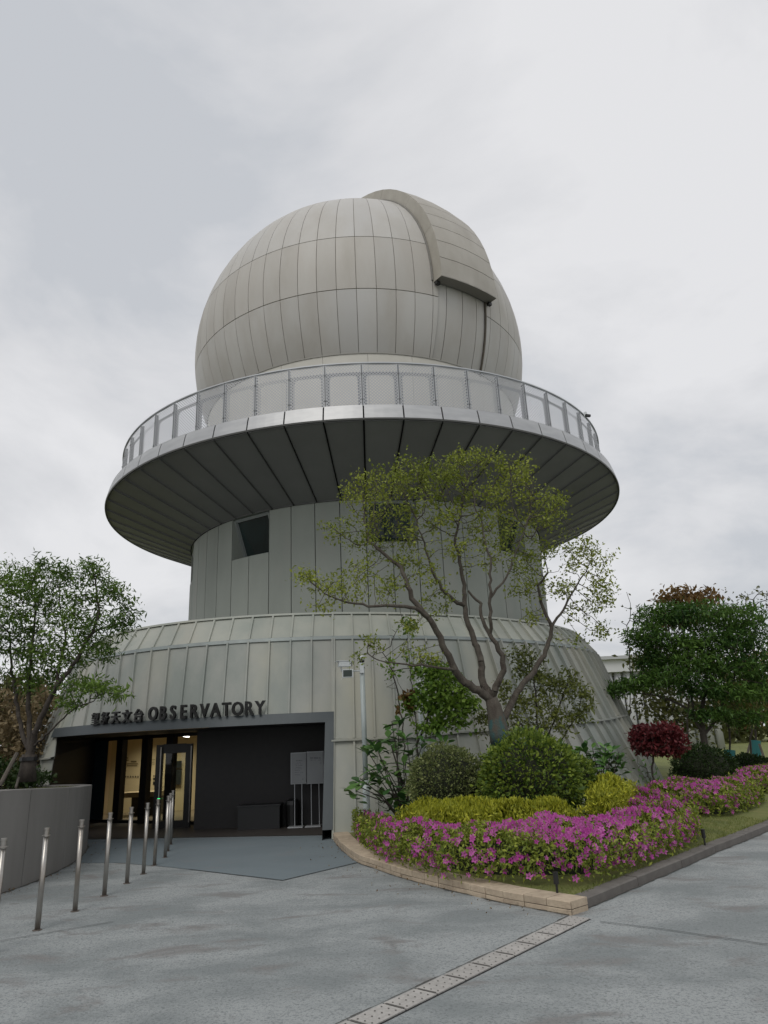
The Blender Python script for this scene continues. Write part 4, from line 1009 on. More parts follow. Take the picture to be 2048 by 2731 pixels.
# ---- the main tree
Yt = 12.2; b0 = at(1345, 2075, Yt); b0[2] = .2
main_limbs = [
 (None, [b0]+limb(Yt, (1338, 1998), (1327, 1933)), (0.19, 0.155)),
 (1, [at(1327, 1933, Yt)]+limb(Yt, (1317, 1884), (1311, 1870)), (0.125, 0.115)),
 (1, limb(Yt, (1311, 1872), (1279, 1841, -.1), (1241, 1822, -.2), (1213, 1787, -.3), (1197, 1749, -.35), (1175, 1700, -.4), (1143, 1648, -.5), (1109, 1609, -.5), (1085, 1561, -.5), (1070, 1513, -.4), (1032, 1484, -.4), (984, 1445, -.3)), (0.1, 0.032)),
 (1, limb(Yt, (1143, 1648, -.5), (1109, 1622, -.7), (1066, 1617, -.8), (998, 1617, -.9), (950, 1610, -.9), (880, 1590, -1.)), (0.05, 0.016)),
 (1, limb(Yt, (1213, 1787, -.3), (1197, 1784, -.4), (1138, 1776, -.6), (1067, 1770, -.7), (1007, 1760, -.8)), (0.036, 0.012)),
 (1, limb(Yt, (1311, 1870), (1284, 1808, .1), (1281, 1754, .15), (1262, 1700, .2), (1244, 1653, .2), (1239, 1614, .25), (1239, 1561, .3), (1225, 1498, .3), (1213, 1441, .35), (1227, 1378, .4)), (0.092, 0.026)),
 (1, limb(Yt, (1239, 1614, .25), (1220, 1609, .1), (1186, 1580, .0), (1157, 1532, -.1), (1143, 1489, -.1), (1124, 1426, -.1)), (0.05, 0.018)),
 (1, limb(Yt, (1311, 1870), (1322, 1830, -.05), (1344, 1787, -.1), (1341, 1749, -.15), (1311, 1702, -.2), (1287, 1653, -.2), (1283, 1609, -.2), (1249, 1576, -.25)), (0.085, 0.026)),
 (1, limb(Yt, (1311, 1702, -.2), (1309, 1662, -.3), (1307, 1595, -.35), (1309, 1498, -.4), (1297, 1460, -.4), (1287, 1402, -.4)), (0.045, 0.018)),
 (1, limb(Yt, (1327, 1933), (1344, 1915, .05), (1365, 1874, .2), (1393, 1825, .3), (1425, 1792, .4), (1452, 1749, .45), (1468, 1700, .5), (1471, 1672, .5), (1461, 1650, .5), (1442, 1605, .5), (1434, 1561, .5), (1461, 1527, .5)), (0.088, 0.026)),
 (1, limb(Yt, (1471, 1672, .5), (1495, 1638, .5), (1533, 1571, .6), (1577, 1498, .6)), (0.036, 0.012)),
 (1, limb(Yt, (1307, 1595, -.35), (1350, 1540, -.3), (1375, 1470, -.2), (1400, 1410, -.1)), (0.03, 0.012)),
]
main_cl = [(px, py, rx, ry, Yt+dy_, dm_, n) for (px, py, rx, ry, dy_, dm_, n) in (
 (1270, 1245, 90, 45, .2, .8, 120), (1180, 1270, 80, 50, 0, .8, 110), (1090, 1270, 70, 45, 0, .8, 90), (1000, 1290, 80, 38, -.2, .7, 90), (930, 1305, 28, 22, -.2, .3, 20),
 (1370, 1275, 75, 48, .2, .8, 100), (1445, 1345, 65, 40, .2, .7, 80), (1490, 1385, 35, 28, .2, .4, 30), (1000, 1360, 80, 50, -.2, .8, 80), (1110, 1345, 90, 55, 0, .9, 90), (1230, 1335, 100, 55, .2, .9, 100), (1345, 1345, 85, 50, .2, .8, 90), (1425, 1395, 65, 28, .2, .6, 50),
 (905, 1410, 55, 26, -.4, .5, 50), (985, 1445, 70, 42, -.3, .6, 55), (1080, 1430, 60, 38, -.1, .6, 40), (1300, 1410, 90, 40, 0, .7, 50), (1190, 1400, 80, 40, 0, .7, 45),
 (825, 1540, 45, 26, -.9, .4, 50), (880, 1565, 60, 28, -.9, .5, 60), (935, 1592, 55, 22, -.8, .4, 40), (965, 1525, 50, 36, -.6, .5, 40), (865, 1618, 38, 18, -.9, .3, 26), (1020, 1570, 50, 30, -.6, .5, 22),
 (1130, 1500, 90, 60, -.2, .6, 26), (1250, 1470, 90, 60, 0, .6, 28), (1345, 1470, 60, 60, 0, .6, 30), (1430, 1480, 55, 50, .4, .6, 60), (1405, 1560, 50, 50, .4, .5, 40),
 (1540, 1460, 60, 34, .6, .5, 60), (1590, 1500, 55, 42, .6, .5, 60), (1605, 1560, 45, 45, .6, .5, 50), (1570, 1620, 60, 36, .6, .5, 50), (1480, 1570, 50, 45, .5, .5, 34), (1525, 1530, 50, 45, .6, .5, 40), (1425, 1645, 35, 26, .5, .3, 16), (1610, 1680, 40, 22, .6, .3, 16), (1545, 1700, 40, 18, .6, .3, 14),
 (1000, 1728, 30, 24, -.8, .3, 22), (960, 1758, 26, 13, -.8, .2, 18), (1080, 1690, 30, 20, -.5, .3, 8), (1135, 1745, 45, 26, -.4, .3, 14), (1160, 1590, 60, 60, 0, .5, 12))]
TM, nd, rr = make_tree('broad_tree', 'spreading tree with teal-wrapped forked trunk and thin yellow green crown before the tower', 'tree', b0, main_limbs, main_cl, M_bark, L_main, step=.10, infl=.8, kill=.14, tip=.0042, per=11, lsize=.064, asp=.5, spread=.085, rad_thr=.0068, expo=2.5)
wr = MB(); wp = limb(Yt, (1336, 1985), (1331, 1955), (1327, 1933), (1322, 1905), (1318, 1888)); wr.tube(wp, [.172, .166, .160, .132, .126], 14); wr.build('bark_wrap', M_wrap, TM, smooth=True)
tk = MB(); tk.tube([b0]+limb(Yt, (1338, 1998), (1327, 1933), (1317, 1884), (1309, 1862, -.03)), [.20, .166, .152, .125, .10], 14); tk.build('lower_trunk', M_bark, TM, smooth=True)

# ---- left tree in the planter
Yl = 12.4; bl0 = at(70, 2085, Yl)
left_limbs = [(None, [bl0]+limb(Yl, (74, 2050), (80, 2010))),
 (1, limb(Yl, (80, 2010), (60, 1960, .1), (48, 1900, .2), (40, 1840, .2), (30, 1760, .3), (25, 1690, .3)), (.06, .02)),
 (1, limb(Yl, (80, 2010), (78, 1930, .1), (76, 1850, .1), (82, 1760, .1), (90, 1680, .2), (95, 1600, .2)), (.065, .02)),
 (1, limb(Yl, (80, 2010), (100, 1940, -.1), (125, 1880, -.1), (150, 1830, -.2), (185, 1790, -.2), (215, 1740, -.2), (245, 1690, -.3), (265, 1630, -.3), (255, 1560, -.3)), (.075, .02)),
 (1, limb(Yl, (150, 1830, -.2), (160, 1770, .1), (175, 1700, .2), (160, 1620, .2)), (.04, .015)),
 (1, limb(Yl, (95, 1990), (130, 1955, -.4), (170, 1915, -.5), (205, 1885, -.6), (250, 1870, -.6)), (.03, .012)),
 (1, limb(Yl, (245, 1690, -.3), (290, 1670, -.3), (330, 1640, -.3)), (.025, .012))]
left_cl = [(px, py, rx, ry, Yl+dy_, dm_, n) for (px, py, rx, ry, dy_, dm_, n) in (
 (40, 1530, 60, 40, .2, .6, 50), (70, 1560, 60, 50, .2, .7, 70), (140, 1530, 50, 40, .2, .6, 50), (110, 1590, 70, 45, .2, .7, 70), (20, 1620, 50, 60, .2, .7, 60), (90, 1650, 70, 45, .1, .7, 60),
 (250, 1520, 36, 34, -.3, .5, 40), (270, 1580, 46, 40, -.3, .5, 50), (215, 1590, 40, 36, -.2, .5, 34), (310, 1580, 34, 30, -.3, .4, 26), (230, 1650, 60, 34, -.2, .6, 55), (330, 1640, 36, 34, -.3, .4, 44), (300, 1670, 46, 30, -.3, .5, 40),
 (190, 1700, 60, 34, -.1, .6, 46), (260, 1730, 50, 34, -.2, .5, 40), (30, 1710, 60, 45, .1, .7, 60), (100, 1740, 60, 40, .1, .6, 50), (170, 1760, 60, 34, 0, .6, 46), (60, 1800, 60, 30, .2, .6, 36), (120, 1810, 50, 26, .1, .5, 26),
 (220, 1830, 60, 26, -.5, .4, 44), (280, 1835, 46, 24, -.6, .4, 36), (200, 1870, 50, 20, -.6, .3, 26), (310, 1860, 26, 16, -.6, .3, 14), (-40, 1650, 60, 120, .2, .8, 90))]
TL_, _, _ = make_tree('multi_stem_tree', 'dark green feathery tree growing from the planter at left', 'tree', bl0, left_limbs, left_cl, M_bark_d, L_left, step=.11, infl=.8, kill=.16, tip=.0045, per=22, lsize=.105, asp=.24, spread=.095, rad_thr=.0065, up=.25, droop=.2)
tk = MB(); tk.tube([bl0]+limb(Yl, (74, 2050), (79, 2012)), [.16, .13, .12], 10); tk.build('lower_trunk', M_bark_d, TL_, smooth=True)
MB().tube(limb(Yl, (77, 2029), (78, 2019)), .15, 10).build('trunk_tie', M_black, TL_)
for k, (a, b) in enumerate((((45, 2010), (-2, 2098)), ((50, 2075), (42, 2100)))):
    p_, q_ = at(*a, Yl-.2), at(*b, Yl-.7); S = thing('tree_prop', q_, ('long slanting wooden prop against the left tree trunk', 'short wooden stake at the foot of the left tree')[k], 'tree prop'); MB().tube([q_, p_], .035 if k == 0 else .02, 7).build('prop_pole', M_stake, S)

# ---- dark green tree on the right with stakes
Yr = 19.5; br0 = at(1885, 2090, Yr); br0[2] = .1
r_limbs = [(None, [br0]+limb(Yr, (1885, 2040), (1880, 1990), (1875, 1960))),
 (1, limb(Yr, (1875, 1960), (1850, 1915), (1825, 1885), (1790, 1868), (1750, 1855), (1700, 1850)), (.07, .02)), (1, limb(Yr, (1875, 1960), (1872, 1890), (1880, 1820), (1890, 1750), (1880, 1690)), (.10, .03)),
 (1, limb(Yr, (1875, 1960), (1905, 1925), (1930, 1870), (1960, 1800)), (.07, .03)), (1, limb(Yr, (1850, 1915), (1845, 1850), (1820, 1780), (1790, 1710)))]
r_cl = [(px, py, rx, ry, Yr+dy_, dm_, n) for (px, py, rx, ry, dy_, dm_, n) in (
 (1770, 1650, 80, 38, 0, .9, 110), (1860, 1640, 90, 45, 0, 1., 130), (1960, 1640, 80, 40, 0, 1., 110), (1720, 1700, 60, 36, -.2, .8, 80), (1800, 1715, 90, 40, 0, 1., 120), (1900, 1700, 100, 45, 0, 1., 140), (1985, 1700, 70, 50, 0, 1., 100),
 (1750, 1755, 60, 26, 0, .7, 60), (1840, 1770, 90, 34, -.3, .8, 100), (1940, 1770, 90, 40, -.2, .9, 110), (2020, 1770, 60, 60, 0, .8, 80), (1780, 1815, 80, 30, -.5, .7, 90), (1700, 1830, 60, 24, -.5, .5, 60), (1645, 1830, 46, 22, -.5, .4, 46), (1870, 1830, 70, 26, -.4, .7, 60), (1960, 1850, 90, 30, -.4, .7, 90), (2040, 1850, 50, 40, 0, .7, 60), (1990, 1905, 70, 24, -.3, .6, 50), (1900, 1895, 60, 20, -.5, .5, 36))]
r_cl = [(a, b_+RNG.uniform(-12, 12), c*1.0, d*.85, e_, f_, n) for (a, b_, c, d, e_, f_, n) in r_cl]
TR_, _, _ = make_tree('layered_tree', 'dense dark green layered tree tied to stakes at right', 'tree', br0, r_limbs, r_cl, M_bark, L_dark, step=.17, infl=1., kill=.26, tip=.007, per=10, lsize=.14, asp=.3, spread=.15, rad_thr=.012, up=1.0, stuffing=10)
tk = MB(); tk.tube([br0]+limb(Yr, (1886, 2060), (1885, 2030)), [.19, .17, .16], 10); tk.build('bark_wrap', M_wrap, TR_, smooth=True)
for k, (a, b) in enumerate((((1865, 2030), (1842, 2100)), ((1895, 2020), (1922, 2100)), ((1855, 1985), (1838, 2040)))):
    p_, q_ = at(*a, Yr-.3), at(*b, Yr-.9); q_[2] = max(.1, q_[2]); S = thing('tree_stake', q_, ('left front stake leaning on the dark layered tree', 'right front stake leaning on the dark layered tree', 'rear stake behind the dark layered tree')[k], 'tree stake', 'stakes propping the layered tree'); MB().tube([q_, p_], .03, 6).build('stake_pole', M_stake, S)

# ---- trees behind at right
def simple_tree(name, label, base_px, Y, cl, bark, leaf, fork=(0, -60), **k):
    b = at(*base_px, Y); b[2] = .05; f = at(base_px[0]+fork[0], base_px[1]+fork[1], Y)
    cl = [(a, b_, c, d, Y+e_, f_, n) for (a, b_, c, d, e_, f_, n) in cl]
    return make_tree(name, label, 'tree', b, [(None, [b, f])], cl, bark, leaf, **k)
simple_tree('bronze_tree', 'tall tree with bronze new leaves rising behind the layered tree', (1835, 2030), 24, [(1800, 1590, 45, 22, 0, .8, 60), (1850, 1600, 60, 30, 0, .9, 90), (1830, 1640, 80, 40, 0, .9, 80), (1880, 1590, 34, 24, 0, .6, 50)], M_bark_d, L_brown, step=.3, infl=1.6, kill=.4, tip=.01, per=16, stuffing=2, lsize=.2, asp=.5, spread=.2, rad_thr=.02)
simple_tree('sparse_tree', 'sparse leafed tree against the sky at the right edge', (2000, 2030), 25, [(1960, 1600, 60, 30, 0, .8, 60), (2020, 1590, 50, 30, 0, .8, 50), (2060, 1620, 40, 50, 0, .8, 60), (1990, 1650, 70, 40, 0, .8, 50)], M_bark_d, L_olive, step=.25, infl=1.6, kill=.34, tip=.009, per=3, lsize=.13, asp=.6, spread=.12, rad_thr=.014)
simple_tree('bare_sapling', 'thin nearly bare sapling rising beside the white building', (1675, 1990), 23, [(1672, 1590, 22, 28, 0, .3, 14), (1690, 1620, 26, 30, 0, .3, 16), (1665, 1650, 24, 40, 0, .3, 16), (1650, 1690, 20, 20, 0, .3, 8), (1700, 1650, 14, 30, 0, .3, 8)], M_bark_d, L_olive, step=.2, infl=1.5, kill=.3, tip=.008, per=2, lsize=.09, spread=.08, rad_thr=.012)
simple_tree('yellow_green_tree', 'yellow green tree filling the gap under the layered tree', (1800, 2040), 26, [(1740, 1880, 60, 40, 0, 1., 60), (1800, 1900, 80, 50, 0, 1., 90), (1730, 1760, 50, 50, 0, 1., 60), (1860, 1920, 70, 40, 0, 1., 60), (1780, 1840, 60, 40, 0, 1., 50)], M_bark_d, L_olive, step=.3, infl=1.6, kill=.42, tip=.01, per=8, lsize=.2, asp=.5, spread=.25, rad_thr=.02, stuffing=3)
for k, (bx_, top_, lab) in enumerate((((1945, 2060), 1880, 'trunk-wrapped young tree right of the staked layered tree'), ((2015, 2035), 1880, 'young tree with teal wrapped trunk near the right edge of the lawn'))):
    Y = (23, 27)[k]; T, _, _ = simple_tree('young_tree', lab, bx_, Y, [(bx_[0]-10, 1860, 80, 50, 0, 1.2, 90), (bx_[0]+30, 1900, 80, 30, 0, 1.2, 60), (bx_[0], 1790, 80, 50, 0, 1.2, 60)], M_bark_d, (L_olive, L_brown)[k % 2], fork=(0, -110), step=.3, infl=1.6, kill=.42, tip=.01, per=8, lsize=.2, asp=.5, spread=.25, rad_thr=.02, stuffing=4)
    b = at(*bx_, Y); b[2] = .05; MB().tube([b, at(bx_[0], bx_[1]-60, Y)], .17, 9).build('bark_wrap', mat('teal_wrap_bright', (.03, .17, .18), .8), T)
for k, (a, b) in enumerate((((2000, 1985), (1975, 2035)), ((2025, 1985), (2046, 2035)))):
    p_, q_ = at(*a, 26.6), at(*b, 26); q_[2] = .05; S = thing('tree_stake', q_, ('pale stake left of the far teal wrapped trunk', 'dark stake right of the far teal wrapped trunk')[k], 'tree stake', 'stakes propping the far young tree'); MB().tube([q_, p_], .045, 6).build('stake_pole', M_stake, S)
# far belt of trees closing the right and left horizon
def far_wood(name, x0, x1, y, h, n, leaf):
    P = np.stack([RNG.uniform(x0, x1, n), y+RNG.uniform(-6, 6, n), RNG.uniform(0, 1, n)**.8*h], -1); P[:, 2] *= .72+.28*np.sin(P[:, 0]*.35)*np.cos(P[:, 0]*.13+2)
    o = mesh_obj(name, leaves_mesh(name, P, leaf, .9, .6, .5)); return tag(o, kind='stuff')
far_wood('far_wood', 14, 90, 75, 7, 9000, L_olive)
far_wood('distant_wood', -90, -16, 75, 5, 6000, L_dark)

# ---- small trees and shrubs between bed and wall
Ym = 13.0; bm0 = at(1118, 2085, Ym); bm0[2] = .2
make_tree('green_maple', 'small bright green maple with thin dark stems before the wall', 'tree', bm0, [
 (None, [bm0]+limb(Ym, (1112, 2060), (1112, 2000), (1112, 1950))), (1, limb(Ym, (1112, 1950), (1095, 1900), (1075, 1850), (1052, 1800), (1040, 1770))), (1, limb(Ym, (1112, 1960), (1106, 1900), (1100, 1850), (1090, 1740), (1086, 1660))),
 (1, limb(Ym, (1112, 1990), (1130, 1940, -.1), (1150, 1890, -.2), (1180, 1840, -.2), (1190, 1790, -.2))), (1, limb(Ym, (1125, 1950, -.1), (1160, 1930, -.2), (1200, 1920, -.2)))],
 [(px, py, rx, ry, Ym+dy_, dm_, n) for (px, py, rx, ry, dy_, dm_, n) in ((1125, 1795, 34, 22, 0, .3, 40), (1175, 1790, 45, 26, -.1, .4, 60), (1155, 1840, 50, 30, -.2, .4, 80), (1205, 1845, 50, 36, -.2, .4, 90), (1235, 1880, 36, 24, -.2, .3, 50), (1185, 1885, 55, 26, -.2, .4, 70), (1160, 1935, 45, 18, -.2, .3, 44), (1205, 1930, 36, 18, -.2, .3, 34), (1100, 1870, 18, 16, 0, .2, 14))],
 M_bark_d, L_mapl, step=.08, infl=.7, kill=.12, tip=.004, per=14, lsize=.085, asp=.65, spread=.08, rad_thr=.0065, up=.7, droop=.3, stuffing=1, extra=[(1088, 1862, 22, 13, Ym-.05, .12, 110), (1100, 1850, 16, 10, Ym-.05, .1, 60), (1095, 1882, 14, 8, Ym-.05, .1, 50), (1062, 1893, 6, 5, Ym-.05, .05, 14)], extra_n=L_brown)
bt = at(1085, 2070, 13.4); bt[2] = .2
make_tree('bare_shrub', 'nearly leafless thin stemmed shrub against the wall left of the maple', 'shrub', bt, [(None, [bt]+limb(13.4, (1075, 1960), (1062, 1850), (1048, 1790), (1020, 1740)))],
 [(px, py, rx, ry, 13.4, .2, n) for (px, py, rx, ry, n) in ((1010, 1750, 20, 30, 14), (1060, 1700, 30, 50, 22), (1110, 1720, 40, 40, 22), (1035, 1830, 30, 20, 10), (1095, 1680, 26, 40, 12), (1170, 1760, 30, 30, 10))], M_bark_d, L_olive, step=.1, infl=1.2, kill=.13, tip=.0035, per=1, lsize=.04, spread=.05, rad_thr=.0045)
Yo = 13.9; bo = at(1445, 2080, Yo); bo[2] = .2
make_tree('olive_shrub_tree', 'slender many stemmed olive leafed tree behind the round clipped shrub', 'tree', bo, [
 (None, [bo]+limb(Yo, (1445, 2010), (1440, 1950))), (1, limb(Yo, (1440, 1980), (1432, 1900), (1425, 1830), (1418, 1760))), (1, limb(Yo, (1445, 2010), (1475, 1930), (1500, 1860), (1520, 1800))), (1, limb(Yo, (1445, 2020), (1400, 1960), (1370, 1900), (1350, 1850))), (1, limb(Yo, (1445, 2030), (1500, 1970), (1540, 1910), (1550, 1860)))],
 [(px, py, rx, ry, Yo+dy_, dm_, n) for (px, py, rx, ry, dy_, dm_, n) in ((1420, 1790, 45, 50, 0, .4, 70), (1460, 1850, 50, 50, 0, .4, 80), (1510, 1830, 40, 45, 0, .4, 60), (1550, 1860, 34, 36, 0, .3, 50), (1545, 1905, 36, 26, 0, .3, 46), (1400, 1880, 45, 40, 0, .4, 60), (1450, 1920, 60, 36, 0, .4, 70), (1500, 1930, 45, 36, 0, .3, 40), (1370, 1930, 40, 36, 0, .3, 40), (1300, 1920, 36, 26, 0, .3, 26), (1350, 1850, 36, 40, 0, .3, 34), (1390, 1740, 50, 36, 0, .3, 26), (1290, 1960, 26, 20, 0, .2, 12))],
 M_bark_d, L_olive2, step=.10, infl=.8, kill=.13, tip=.004, per=14, lsize=.085, asp=.42, spread=.08, rad_thr=.0065)
Yd = 17.3; bd0 = at(1740, 2085, Yd); bd0[2] = .15
make_tree('red_maple', 'low crimson leafed maple beside the foot of the flared wall', 'tree', bd0, [(None, [bd0]+limb(Yd, (1738, 2050), (1745, 2010)))],
 [(px, py, rx, ry, Yd, dm_, n) for (px, py, rx, ry, dm_, n) in ((1720, 1955, 34, 22, .4, 60), (1765, 1955, 50, 26, .5, 100), (1800, 1980, 34, 26, .4, 60), (1745, 1995, 50, 22, .5, 80), (1700, 1975, 22, 24, .3, 26), (1790, 2005, 30, 12, .3, 26))], M_bark_d, L_red, step=.09, infl=.8, kill=.13, tip=.005, per=9, lsize=.09, asp=.55, spread=.08, rad_thr=.009, stuffing=8)
make_tree('leggy_shrub', 'thin leggy shrub at the foot of the wall below the red maple', 'shrub', gz(1740, 2150, .2), [(None, [gz(1740, 2150, .2), at(1735, 2090, 15.2), at(1725, 2050, 15.2)])],
 [(1720, 2060, 30, 30, 15.2, .3, 30), (1700, 2030, 16, 30, 15.2, .2, 14), (1740, 2090, 30, 20, 15.2, .2, 30)], M_bark_d, L_big, step=.08, infl=.8, kill=.12, tip=.004, per=2, lsize=.09, spread=.06, rad_thr=.006)
# left background bushes
make_tree('tan_bush', 'bush with tan new leaves behind the left tree', 'bush', at(40, 2080, 16.5), [(None, [at(40, 2090, 16.5), at(40, 2020, 16.5)])],
 [(px, py, rx, ry, 16.5, .7, n) for (px, py, rx, ry, n) in ((20, 1960, 60, 60, 90), (70, 1930, 50, 50, 60), (10, 1880, 40, 40, 40), (90, 1990, 40, 40, 50), (30, 2040, 70, 40, 80), (120, 1860, 30, 50, 30))], M_bark_d, L_tan, step=.2, infl=1., kill=.28, tip=.006, per=8, lsize=.13, asp=.5, spread=.14, rad_thr=.01, stuffing=6)
make_tree('yellow_bush', 'yellowish bush showing between the left tree and the wall edge', 'bush', at(60, 2090, 18.5), [(None, [at(60, 2100, 18.5), at(60, 2000, 18.5)])],
 [(px, py, rx, ry, 18.5, .9, n) for (px, py, rx, ry, n) in ((50, 1850, 70, 60, 80), (0, 1900, 60, 80, 80), (110, 1880, 40, 50, 40), (70, 1960, 60, 80, 80), (100, 2050, 60, 40, 60), (30, 2050, 60, 50, 60))], M_bark_d, L_olive, step=.25, infl=1., kill=.34, tip=.007, per=8, lsize=.16, asp=.5, spread=.2, rad_thr=.012, stuffing=8)
make_tree('dark_bush', 'dark green bush low behind the planter wall at the left edge', 'bush', at(0, 2095, 15), [(None, [at(0, 2100, 15), at(0, 2060, 15)])],
 [(px, py, rx, ry, 15, .6, n) for (px, py, rx, ry, n) in ((-10, 2060, 60, 40, 60), (60, 2075, 60, 26, 50), (100, 2080, 30, 20, 20))], M_bark_d, L_dball, step=.2, infl=1., kill=.28, tip=.006, per=8, lsize=.1, asp=.5, spread=.14, rad_thr=.01, stuffing=10)

# ---- broad-leafed shrubs, every leaf a part
def big_leaf_mesh():
    n = 5; V = []; F = []
    for i in range(n+1):
        t = i/n; w = .23*math.sin(math.pi*min(1, t**1.35))+.004; z = -.10*t*t
        V += [(t, -w, z+.03*math.sin(math.pi*t)), (t, 0, z), (t, w, z+.03*math.sin(math.pi*t))]
    for i in range(n): a = i*3; F += [(a, a+1, a+4, a+3), (a+1, a+2, a+5, a+4)]
    return V, F
bV, bF = big_leaf_mesh(); leaf_me = []
for q in range(4):
    me = bpy.data.meshes.new('leaf'); me.from_pydata(bV, [], bF); me.materials.append(L_big); a = me.attributes.new('tone', 'FLOAT', 'FACE'); a.data.foreach_set('value', [q/3.]*len(bF)); me.shade_smooth(); leaf_me.append(me)
def broad_shrub(label, base, tips, size, nl=7):
    T = thing('broad_leaf_shrub', base, label, 'shrub'); st_ = MB(); cnt = 0
    for i, t in enumerate(tips):
        mid = base+(t-base)*.45+np.array([0, 0, .12]); st_.tube([base+RNG.normal(size=3)*.03, mid+RNG.normal(size=3)*.05, t], [.016, .011, .006], 5)
    st_.build('stems', M_bark_d, T)
    for t in tips:
        for q in range(nl):
            if cnt >= 290: break
            o = bpy.data.objects.new('leaf', random.choice(leaf_me)); link(o, T); az = q*2*math.pi/nl+random.uniform(-.4, .4); el = random.uniform(-.25, .9)
            o.location = tuple(t-W[T.name]+RNG.normal(size=3)*.02-np.array([0, 0, .02*q])); o.rotation_euler = (random.uniform(-.4, .4), -el, az); s_ = size*random.uniform(.7, 1.15); o.scale = (s_, s_, s_); cnt += 1
    return T
Yb = 12.5; base = at(1085, 2110, Yb); base[2] = .2
tips = [at(px, py, Yb+random.uniform(-.5, .5)) for (px, py) in ((1000, 1985), (1035, 1965), (1055, 1975), (975, 1995), (1010, 2010), (1045, 2000), (1085, 1965), (1100, 1995), (1130, 1975), (1025, 2040), (990, 2055), (960, 2075), (940, 2090), (985, 2085), (1010, 2075), (1040, 2075), (1065, 2060), (1060, 2100), (1080, 2120), (1100, 2090), (1095, 2140), (1120, 2130), (1060, 2145), (1035, 2150), (1010, 2050), (950, 2110), (1185, 1975), (1075, 2030), (1020, 2120), (1120, 2060), (1110, 2160), (1075, 2165), (1065, 1920), (1045, 1925))]
broad_shrub('broad leafed glossy green shrub at the left end of the bed by the pole', base, tips, .25, 8)
Yb = 13.2; base = at(1600, 2130, Yb); base[2] = .25
tips = [at(px, py, Yb+random.uniform(-.3, .3)) for (px, py) in ((1540, 2005), (1560, 1985), (1580, 1995), (1600, 2000), (1615, 1995), (1630, 2005), (1650, 2005), (1655, 2025), (1640, 2020), (1600, 2020), (1575, 2020), (1550, 2030), (1530, 2020), (1615, 2030), (1590, 2045), (1655, 2065), (1565, 2050), (1630, 2035))]
broad_shrub('broad leafed shrub at the right end of the bed before the slanting wall', base, tips, .22, 10)

# ---- clipped balls
def ball(label, px, py, r_px, Y, leaf, n, lsize, flat=.9, core=True, name='clipped_shrub'):
    c = at(px, py, Y); R = r_px*Y/FPX; T = thing(name, (c[0], c[1], .2), label, 'shrub')
    v = unit(RNG.normal(size=(n, 3))); v = v[v[:, 2] > -.75]; lump = 1+.06*np.sin(v[:, 0]*5+px)*np.cos(v[:, 1]*6)+.05*np.sin(v[:, 0]*13+v[:, 2]*11)*np.cos(v[:, 1]*12+px)+.04*np.sin(v[:, 2]*9+v[:, 0]*4)
    P = c+v*R*np.array([1, 1, flat])*(lump*np.where(RNG.uniform(size=len(v)) < .03, 1.08, RNG.uniform(.84, 1.02, len(v))))[:, None]
    tn = .35+.3*v[:, 2]*0+RNG.uniform(-.35, .65, len(v))**1
    mesh_obj('foliage', leaves_mesh('foliage', P, leaf, lsize, .55, .35, dirs=v, tone=tn), T)
    cm = MB(); cm.lathe([(R*.86*math.cos(t), R*.86*flat*math.sin(t)) for t in np.linspace(-1.1, 1.5, 9)], c, 14); cm.build('shade_core', mat('shade_core_dark', (.018, .022, .010), .95), T)  # dark core added to give the shade behind the leaves
    st_ = MB()
    for q in range(9):
        t = q*.7; st_.tube([(c[0]+.12*math.cos(t), c[1]+.12*math.sin(t), .15), (c[0]+R*.6*math.cos(t), c[1]+R*.6*math.sin(t), c[2]-R*.3)], .012, 5)
    st_.build('stems', M_bark_d, T); return T
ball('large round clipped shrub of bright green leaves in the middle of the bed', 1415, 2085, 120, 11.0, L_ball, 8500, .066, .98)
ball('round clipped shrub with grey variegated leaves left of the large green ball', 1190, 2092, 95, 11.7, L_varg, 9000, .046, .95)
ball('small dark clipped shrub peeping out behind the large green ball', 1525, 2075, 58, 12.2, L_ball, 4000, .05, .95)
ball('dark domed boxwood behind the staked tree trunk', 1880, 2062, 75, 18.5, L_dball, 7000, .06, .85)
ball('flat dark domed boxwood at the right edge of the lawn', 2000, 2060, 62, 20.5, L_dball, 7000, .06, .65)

# ---- hedges as surfaces of leaves
def hedge_points(poly, h, n, edge=.28, z0=None, lump=.07, seed=0, down=True):
    P = np.array(poly); x0, y0 = P.min(0); x1, y1 = P.max(0); out = []
    A = P; B = np.roll(P, -1, 0)
    cand = RNG.uniform(0, 1, (int(n*3.2), 2))*[x1-x0, y1-y0]+[x0, y0]
    ins = np.array([inpoly(x, y, poly) for x, y in cand]); cand = cand[ins][:n]
    def dist(c):
        ab = B-A; t = np.clip(((c[:, None]-A)*ab).sum(2)/np.maximum((ab**2).sum(1), 1e-9), 0, 1); q = A+ab*t[..., None]; return np.linalg.norm(c[:, None]-q, axis=2).min(1)
    d = dist(cand); prof = np.sqrt(np.clip(1-(1-np.clip(d/edge, 0, 1))**2, 0, 1))
    lm = lump*(np.sin(cand[:, 0]*4.1+seed)*np.cos(cand[:, 1]*3.7+seed*2)+.6*np.sin(cand[:, 0]*9+cand[:, 1]*7))
    zb = np.array([bedz(x, y) for x, y in cand]) if z0 is None else np.full(len(cand), z0)
    top = zb+h*(.35+.65*prof)+lm*prof
    return cand, zb, top, d
def wsum(d): return d
